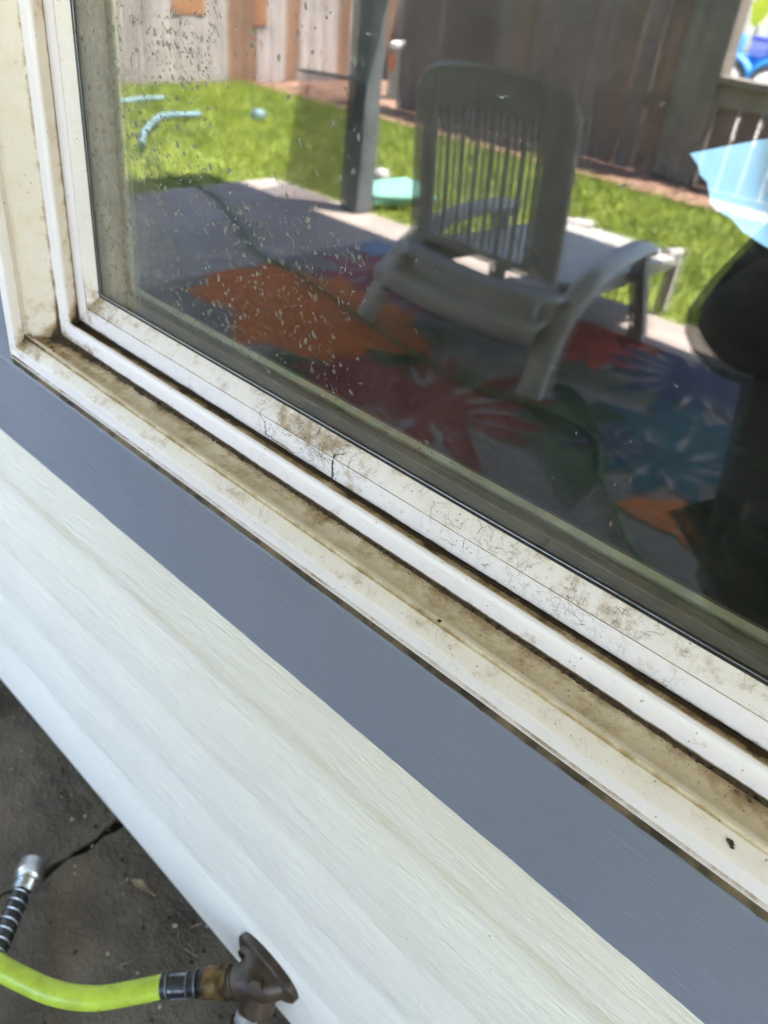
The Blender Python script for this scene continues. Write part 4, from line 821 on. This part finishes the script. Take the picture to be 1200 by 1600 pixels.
# ------------------------------------------------------------------ loose hose end with coupling, leaves
CP = empty('hose_end', (-0.652, -0.10, 0.02), 'loose black hose end with wire guard and silver coupling on the concrete', 'hose end')
c0 = Vector((-0.662, -0.094, 0.026)); c1 = Vector((-0.600, -0.160, 0.030)); cdv = (c1 - c0).normalized(); 
b = MB(); q = [(0, .0150), (.001, .0158), (.012, .0160), (.0135, .0170), (.022, .0172), (.0235, .0150), (.026, .0135)]; b.tube([c0 + cdv * t for t, r_ in q], [r_ for t, r_ in q], 18)
for i in range(5): b.tube([c0 + cdv * (.0262 + i * .0028), c0 + cdv * (.0276 + i * .0028), c0 + cdv * (.0288 + i * .0028)], [.0122, .0134, .0122], 16)
b.build('coupling', M_SILVER, CP, smooth=True)
hp = sm([c0 + cdv * .040, c0 + cdv * .07, c0 + cdv * .11 + Vector((0, 0, .001)), (-0.562, -.235, .03), (-0.58, -0.33, .02), (-0.70, -0.45, .014), (-.95, -.55, .013)], 10)
b = MB(); b.tube(hp, .0105, 14); b.build('tube', M_BLACK, CP, smooth=True)
b = MB(); a1 = cdv.cross(Vector((0, 0, 1))).normalized(); a2 = a1.cross(cdv); P = []
for i in range(240):
    t = i / 239; u = t * 2 * math.pi * 9; P.append(c0 + cdv * (.041 + t * .105) + (a1 * math.cos(u) + a2 * math.sin(u)) * .0118 + Vector((0, 0, .001 * t)))
b.tube(P, .0008, 5); b.build('wire_guard', M_SILVER, CP, smooth=True)
def leaf(name, x, y, z, L, wd, a, m, label, tilt=.3):
    b = MB(); n = 7
    for i in range(n + 1):
        t = i / n; hw = wd * math.sin(math.pi * min(1, t * 1.02)) * .5
        for s_ in (-1, 0, 1):
            u = t * L; v = s_ * hw; zz_ = z + tilt * L * t * (1 - t) + (abs(s_) * wd * .35) * math.sin(math.pi * t); b.v.append((x + u * math.cos(a) - v * math.sin(a), y + u * math.sin(a) + v * math.cos(a), zz_))
    for i in range(n):
        for j in (0, 1): b.f.append([3 * i + j, 3 * i + j + 1, 3 * i + 4 + j, 3 * i + 3 + j]); b.m.append(0)
    b.tube([(x - math.cos(a) * .008, y - math.sin(a) * .008, z + .001), (x + math.cos(a) * .002, y + math.sin(a) * .002, z + .001)], .0005, 5)
    o = b.build(name, m, smooth=True, fix=False); q = o.modifiers.new('t', 'SOLIDIFY'); q.thickness = .0004; return tag(o, label, 'leaf')
leaf('dry_leaf', -0.545, -0.006, 0.003, .034, .010, 3.4, plain('dry_leaf', (0.40, 0.30, 0.18), .8, .2, 60, .2), 'small curled tan leaf on the concrete at the foot of the siding')
leaf('dry_leaf', -0.985, -0.01, 0.003, .05, .03, -.3, plain('rust_leaf', (0.35, 0.13, 0.06), .8, .2, 60, .2), 'rust brown leaf at the left edge below the siding')
def grit():
    b = MB(); mats = [plain('grit_dark', (.05, .04, .03), .9, .3, 90, 0), plain('grit_pale', (.30, .25, .19), .9, .3, 90, 0)]
    for i in range(420):
        x = random.uniform(-1.4, -0.3); y = random.uniform(-.28, .045) if i % 3 else random.uniform(-.03, .04); r_ = random.choice((.0008, .001, .0013, .002, .003)); B = len(b.v); k = 6
        for (q, hh) in ((1, 0), (.6, .7)):
            for j in range(k): t = 6.283 * j / k; w_ = r_ * q * random.uniform(.6, 1.3); b.v.append((x + math.cos(t) * w_, y + math.sin(t) * w_, .0002 + r_ * hh))
        m = 1 if random.random() < .35 else 0
        for j in range(k): b.f.append([B + j, B + (j + 1) % k, B + k + (j + 1) % k, B + k + j]); b.m.append(m)
        b.f.append([B + k + j for j in range(k)]); b.m.append(m)
    for i in range(26):
        x = random.uniform(-1.1, -0.4); y = random.uniform(-.2, .03); a = random.uniform(0, 3.1); L = random.uniform(.006, .02); b.tube([(x, y, .0012), (x + L * math.cos(a) * .5, y + L * math.sin(a) * .5, .0022), (x + L * math.cos(a), y + L * math.sin(a) + .002, .0012)], .0005, 4, m=1)
    return b.build('grit', mats, fix=False)
tag(grit(), 'specks of grit and dry stalks scattered on the concrete below the siding', 'grit', kind='stuff')
# ------------------------------------------------------------------ trailer beyond the low fence
TR = empty('utility_trailer', (-3.5, -9, 0), 'bright blue two-wheeled trailer piled with boxes, beyond the low fence', 'trailer')
def pl(nm, c, r_=.5): return plain(nm, c, r_, .05, 4, .03)
M_BLUE = pl('trailer_blue', (0.02, 0.22, 0.62)); M_WHITE = pl('white_paint', (.8, .8, .8)); M_TYRE = pl('tyre', (.07, .07, .07), .8)
MB().box(-3.95, -2.4, -9.35, -8.75, .40, .48).build('bed', M_BLUE, TR)
for xw in (-3.87, -3.44):
    b = MB(); b.tube([(xw, -8.70, .25), (xw, -8.58, .25)], .20, 28, upv=(0, 0, 1)); wh = b.build('wheel', M_TYRE, TR, smooth=True)
    b = MB(); b.tube([(xw, -8.60, .25), (xw, -8.565, .25)], .15, 20); 
    b.build('rim', M_WHITE, wh, smooth=True)
    b = MB(); b.tube([(xw + .235 * math.cos(t), -8.63, .25 + .235 * math.sin(t)) for t in [R(10 + 16 * i) for i in range(11)]], .03, 8, sx=2.0); b.build('fender', M_BLUE, TR, smooth=True)
b = MB(); b.bar((-4.15, -9.0, .33), (-3.9, -9.0, .40), .05, .05); b.build('tongue', M_BLUE, TR)
def crate(x0, x1, y0, y1, z0, z1, m, lab, lidm=None):
    e = empty('storage_box', ((x0 + x1) / 2, (y0 + y1) / 2, z0), lab, 'box'); MB().box(x0, x1, y0, y1, z0, z1 - .03).build('body', m, e, bevel=.01); MB().box(x0 - .01, x1 + .01, y0 - .01, y1 + .01, z1 - .0295, z1).build('lid', lidm or M_WHITE, e, bevel=.006)
crate(-3.80, -3.62, -9.1, -8.8, .481, .66, pl('lilac_box', (.45, .45, .8)), 'lilac box on the blue trailer', pl('lid_navy', (.08, .1, .55)))
crate(-3.60, -3.25, -9.1, -8.8, .481, .62, pl('aqua_box', (.25, .65, .75)), 'aqua box on the blue trailer beside the lilac one', pl('lid_blue', (.1, .15, .6)))
def barrel(x, y, z0, r_, h, m, lab, cat, nm):
    b = MB(); b.tube([(x, y, z0), (x, y, z0 + .02), (x, y, z0 + h * .3), (x, y, z0 + h * .5), (x, y, z0 + h * .7), (x, y, z0 + h - .02), (x, y, z0 + h)], [r_ * .9, r_, r_, r_ * 1.05, r_, r_, r_ * .85], 18); tag(b.build(nm, m, smooth=True), lab, cat)
barrel(-4.02, -8.95, .0, .09, .66, pl('barrel_blue', (.03, .30, .62)), 'blue drum standing in front of the trailer', 'drum', 'drum')
barrel(-4.08, -8.55, .0, .11, .34, pl('tan_pot', (.62, .5, .36)), 'tan pot on the pale driveway by the trailer', 'pot', 'plant_pot')
KT = empty('garden_sign', (-4.0, -9.3, 0), 'yellow-green shield shaped board on a thin pole by the trailer', 'sign')
b = MB(); b.prism([(-4.10, .92), (-4.02, .98), (-3.92, .97), (-3.90, .90), (-3.95, .78), (-4.02, .72), (-4.07, .76)], 'y', -9.31, -9.27); b.build('board', pl('lime_yellow', (.62, .66, .02)), KT)
b = MB(); b.tube([(-4.0, -9.32, 0), (-4.0, -9.32, .95)], .012, 8); b.build('pole', M_TYRE, KT)
b = MB(); b.tube([(-3.78, -9.4, .0), (-3.78, -9.4, .78)], .012, 8); e = b.build('lawn_ornament', pl('aqua_ornament', (.35, .6, .55)), smooth=True); tag(e, 'thin pole topped by an aqua ball behind the trailer', 'ornament')
b = MB(); b.tube([(-3.78, -9.4, .84 + .08 * -math.cos(t)) for t in [math.pi * i / 10 for i in range(11)]], [max(.002, .08 * math.sin(math.pi * i / 10)) for i in range(11)], 14); b.build('ball', pl('aqua_ball', (.35, .6, .55)), e, smooth=True)
GB = empty('garage', (-2, -16.6, 0), 'pale garage building beyond the driveway', 'building')
MB().box(-9.5, 5, -17.4, -16.4, 0, 1.55).build('wall', M_WHITE, GB); MB().box(-9.7, 5.2, -17.6, -16.2, 1.551, 1.7).build('roof', M_POST, GB)
for k in range(3): MB().box(-8.6 + k * 3.2, -6.4 + k * 3.2, -16.4 + .004, -16.36, 0.0, 1.2).build('door', pl('door_cream', (.72, .70, .62)), GB)
# trees beyond
def tree(x, y, h, r_, lab, seed):
    rr = random.Random(seed); e = empty('tree', (x, y, 0), lab, 'tree', 'trees beyond the fences'); b = MB(); b.tube([(x, y, 0), (x + .05, y, h * .35), (x, y + .05, h * .7)], [.14, .10, .05], 10)
    for k in range(5): a = rr.uniform(0, 6.28); b.tube([(x, y, h * (.3 + .08 * k)), (x + math.cos(a) * r_ * .6, y + math.sin(a) * r_ * .6, h * (.5 + .09 * k))], [.05, .015], 6)
    b.build('trunk', M_BOARD_BROWN, e, smooth=True); b = MB(); cl = [(x + rr.gauss(0, r_ * .45), y + rr.gauss(0, r_ * .45), h * rr.uniform(.45, 1.0)) for _ in range(28)]
    for i in range(2600):
        c = rr.choice(cl); p = Vector((c[0] + rr.gauss(0, r_ * .17), c[1] + rr.gauss(0, r_ * .17), c[2] + rr.gauss(0, r_ * .15))); s_ = rr.uniform(.04, .10); u = Vector((rr.gauss(0, 1), rr.gauss(0, 1), rr.gauss(0, .6))).normalized() * s_; v = u.cross(Vector((rr.gauss(0, 1), rr.gauss(0, 1), rr.gauss(0, 1)))).normalized() * s_ * .5
        b.face([p - u, p + v, p + u, p - v])
    b.build('crown', plain('tree_leaves', (.09, .14, .035), .8, .3, 3, 0), e, fix=False)
tree(-7.5, -12.5, 3.6, 1.4, 'leafy green tree nearest the driveway beyond the low fence', 1); tree(-11.5, -7.5, 4.0, 1.7, 'leafy green tree behind the sunlit side fence', 2); tree(-3.0, -19.5, 4.2, 2.0, 'leafy green tree rising behind the pale garage', 3)
# ------------------------------------------------------------------ the photographer, kneeling behind the camera
def skin(name, joints, bones, m, parent=None, root=0, sub=2):
    me = bpy.data.meshes.new(name); me.from_pydata([j[0] for j in joints], bones, []); o = bpy.data.objects.new(name, me); COL.objects.link(o)
    md = o.modifiers.new('skin', 'SKIN'); md.use_smooth_shade = True
    for i, j in enumerate(joints): r_ = j[1]; me.skin_vertices[0].data[i].radius = r_ if isinstance(r_, tuple) else (r_, r_); me.skin_vertices[0].data[i].use_root = (i == root)
    s_ = o.modifiers.new('sub', 'SUBSURF'); s_.levels = sub; s_.render_levels = sub; me.materials.append(m)
    if parent: o.parent = parent; o.matrix_parent_inverse = parent.matrix_basis.inverted()
    return o
M_SKIN = plain('skin', (.45, .26, .18), .5, .08, 20, .05); M_SHIRT = plain('black_cotton', (.006, .006, .007), .95, .1, 30, .3); M_JEAN = plain('dark_brown_trousers', (.014, .008, .006), .95, .15, 30, .3); M_HAIR = plain('dark_hair', (.03, .02, .012), .7, .2, 60, .6)
PR = empty('person', (0.05, -0.85, 0), 'person kneeling in black shirt and dark trousers, dark shape at right edge of glass', 'person')
J = [((-.14, -.66, .42), .14), ((-.175, -.62, .54), .165), ((-.16, -.62, .70), .165), ((-.11, -.64, .88), .11), ((-.08, -.64, .99), .062), ((-.06, -.63, 1.08), (.085, .10)), ((-.05, -.63, 1.17), (.105, .12)), ((-.05, -.65, 1.25), .08),
     ((-.25, -.64, .85), .062), ((-.33, -.59, .635), .060), ((-.24, -.49, .76), .042), ((-.15, -.43, .89), .030), ((-.09, -.41, .93), (.034, .034)),
     ((.07, -.66, .87), .058), ((.20, -.62, .66), .045), ((.17, -.52, .78), .040), ((.12, -.45, .90), .030), ((.09, -.42, .93), (.034, .034)),
     ((-.10, -.68, .38), .105), ((-.02, -.56, .37), .08), ((-.01, -.53, .31), .072), ((-.02, -.62, .16), .05), ((-.02, -.66, .05), .04), ((-.02, -.52, .03), .035),
     ((.0, -.72, .36), .10), ((.12, -.58, .14), .075), ((.12, -.62, .08), .065), ((.11, -.86, .06), .05), ((.11, -1.03, .05), .035), ((.11, -1.11, .035), .03)]
Bn = [(0, 1), (1, 2), (2, 3), (3, 4), (4, 5), (5, 6), (6, 7), (2, 8), (8, 9), (9, 10), (10, 11), (11, 12), (2, 13), (13, 14), (14, 15), (15, 16), (16, 17), (0, 18), (18, 19), (19, 20), (20, 21), (21, 22), (22, 23), (0, 24), (24, 25), (25, 26), (26, 27), (27, 28), (28, 29)]
skin('body', [(j[0], (j[1] * .78 if i in (0, 1, 2, 18, 24) else j[1]) if not isinstance(j[1], tuple) else j[1]) for i, j in enumerate(J)], Bn, M_SKIN, PR)
def sub_(ids, grow): return [(J[i][0], tuple(q + grow for q in J[i][1]) if isinstance(J[i][1], tuple) else J[i][1] + grow) for i in ids]
skin('shirt', sub_([1, 2, 3, 8, 9, 10, 11, 13, 14, 15, 16, 0], .016), [(11, 0), (0, 1), (1, 2), (1, 3), (3, 4), (4, 5), (5, 6), (1, 7), (7, 8), (8, 9), (9, 10)], M_SHIRT, PR)
skin('trousers', sub_([0, 18, 19, 20, 21, 22, 24, 25, 26, 27, 28], .013), [(0, 1), (1, 2), (2, 3), (3, 4), (4, 5), (0, 6), (6, 7), (7, 8), (8, 9), (9, 10)], M_JEAN, PR)
for s_ in (-1, 1):      # five separate fingers on each hand, curled towards the held phone
    hx = .09 * s_ if s_ > 0 else -.09
    for k in range(4): L_ = (.95, 1.05, 1.0, .8)[k]; z0 = .955 - .018 * k; skin('finger', [((hx, -.40, z0), .009), ((hx - s_ * .012, -.378, z0 + .002), .0085), ((hx - s_ * (.012 + .024 * L_), -.368, z0), .008), ((hx - s_ * (.014 + .04 * L_), -.380, z0 - .002), .007)], [(0, 1), (1, 2), (2, 3)], M_SKIN, PR, sub=1)
    skin('thumb', [((hx, -.425, .925), .011), ((hx - s_ * .018, -.43, .945), .010), ((hx - s_ * .036, -.425, .958), .008)], [(0, 1), (1, 2)], M_SKIN, PR, sub=1)
hd = skin('hair', [((-.05, -.71, 1.19), (.082, .075)), ((-.05, -.69, 1.27), (.078, .07)), ((-.05, -.65, 1.28), (.06, .05)), ((-.06, -.75, 1.11), (.06, .05))], [(0, 1), (1, 2), (0, 3)], M_HAIR, PR)
b = MB()
b.tube([(-.05, -.565, 1.205), (-.05, -.548, 1.175), (-.05, -.55, 1.165), (-.05, -.57, 1.16)], [.008, .013, .014, .008], 8); b.build('nose', M_SKIN, PR, smooth=True)
b = MB(); b.tube([(-.075, -.572, 1.133), (-.05, -.564, 1.133), (-.025, -.572, 1.133)], [.003, .007, .003], 8); b.build('mouth', plain('lips', (.35, .12, .1), .5, .1, 20, 0), PR, smooth=True)
for s_ in (-1, 1):
    b = MB(); cxe = -.05 + .03 * s_; b.tube([(cxe, -.575 + .011 * -math.cos(t), 1.20) for t in [math.pi * i / 8 for i in range(9)]], [max(.001, .011 * math.sin(math.pi * i / 8)) for i in range(9)], 10); b.build('eye', M_WHITE, PR, smooth=True)
    b = MB(); b.tube([(-.05 + .078 * s_, -.65, 1.21), (-.05 + .086 * s_, -.65, 1.19), (-.05 + .08 * s_, -.65, 1.16)], [.008, .014, .007], 8); b.build('ear', M_SKIN, PR, smooth=True)
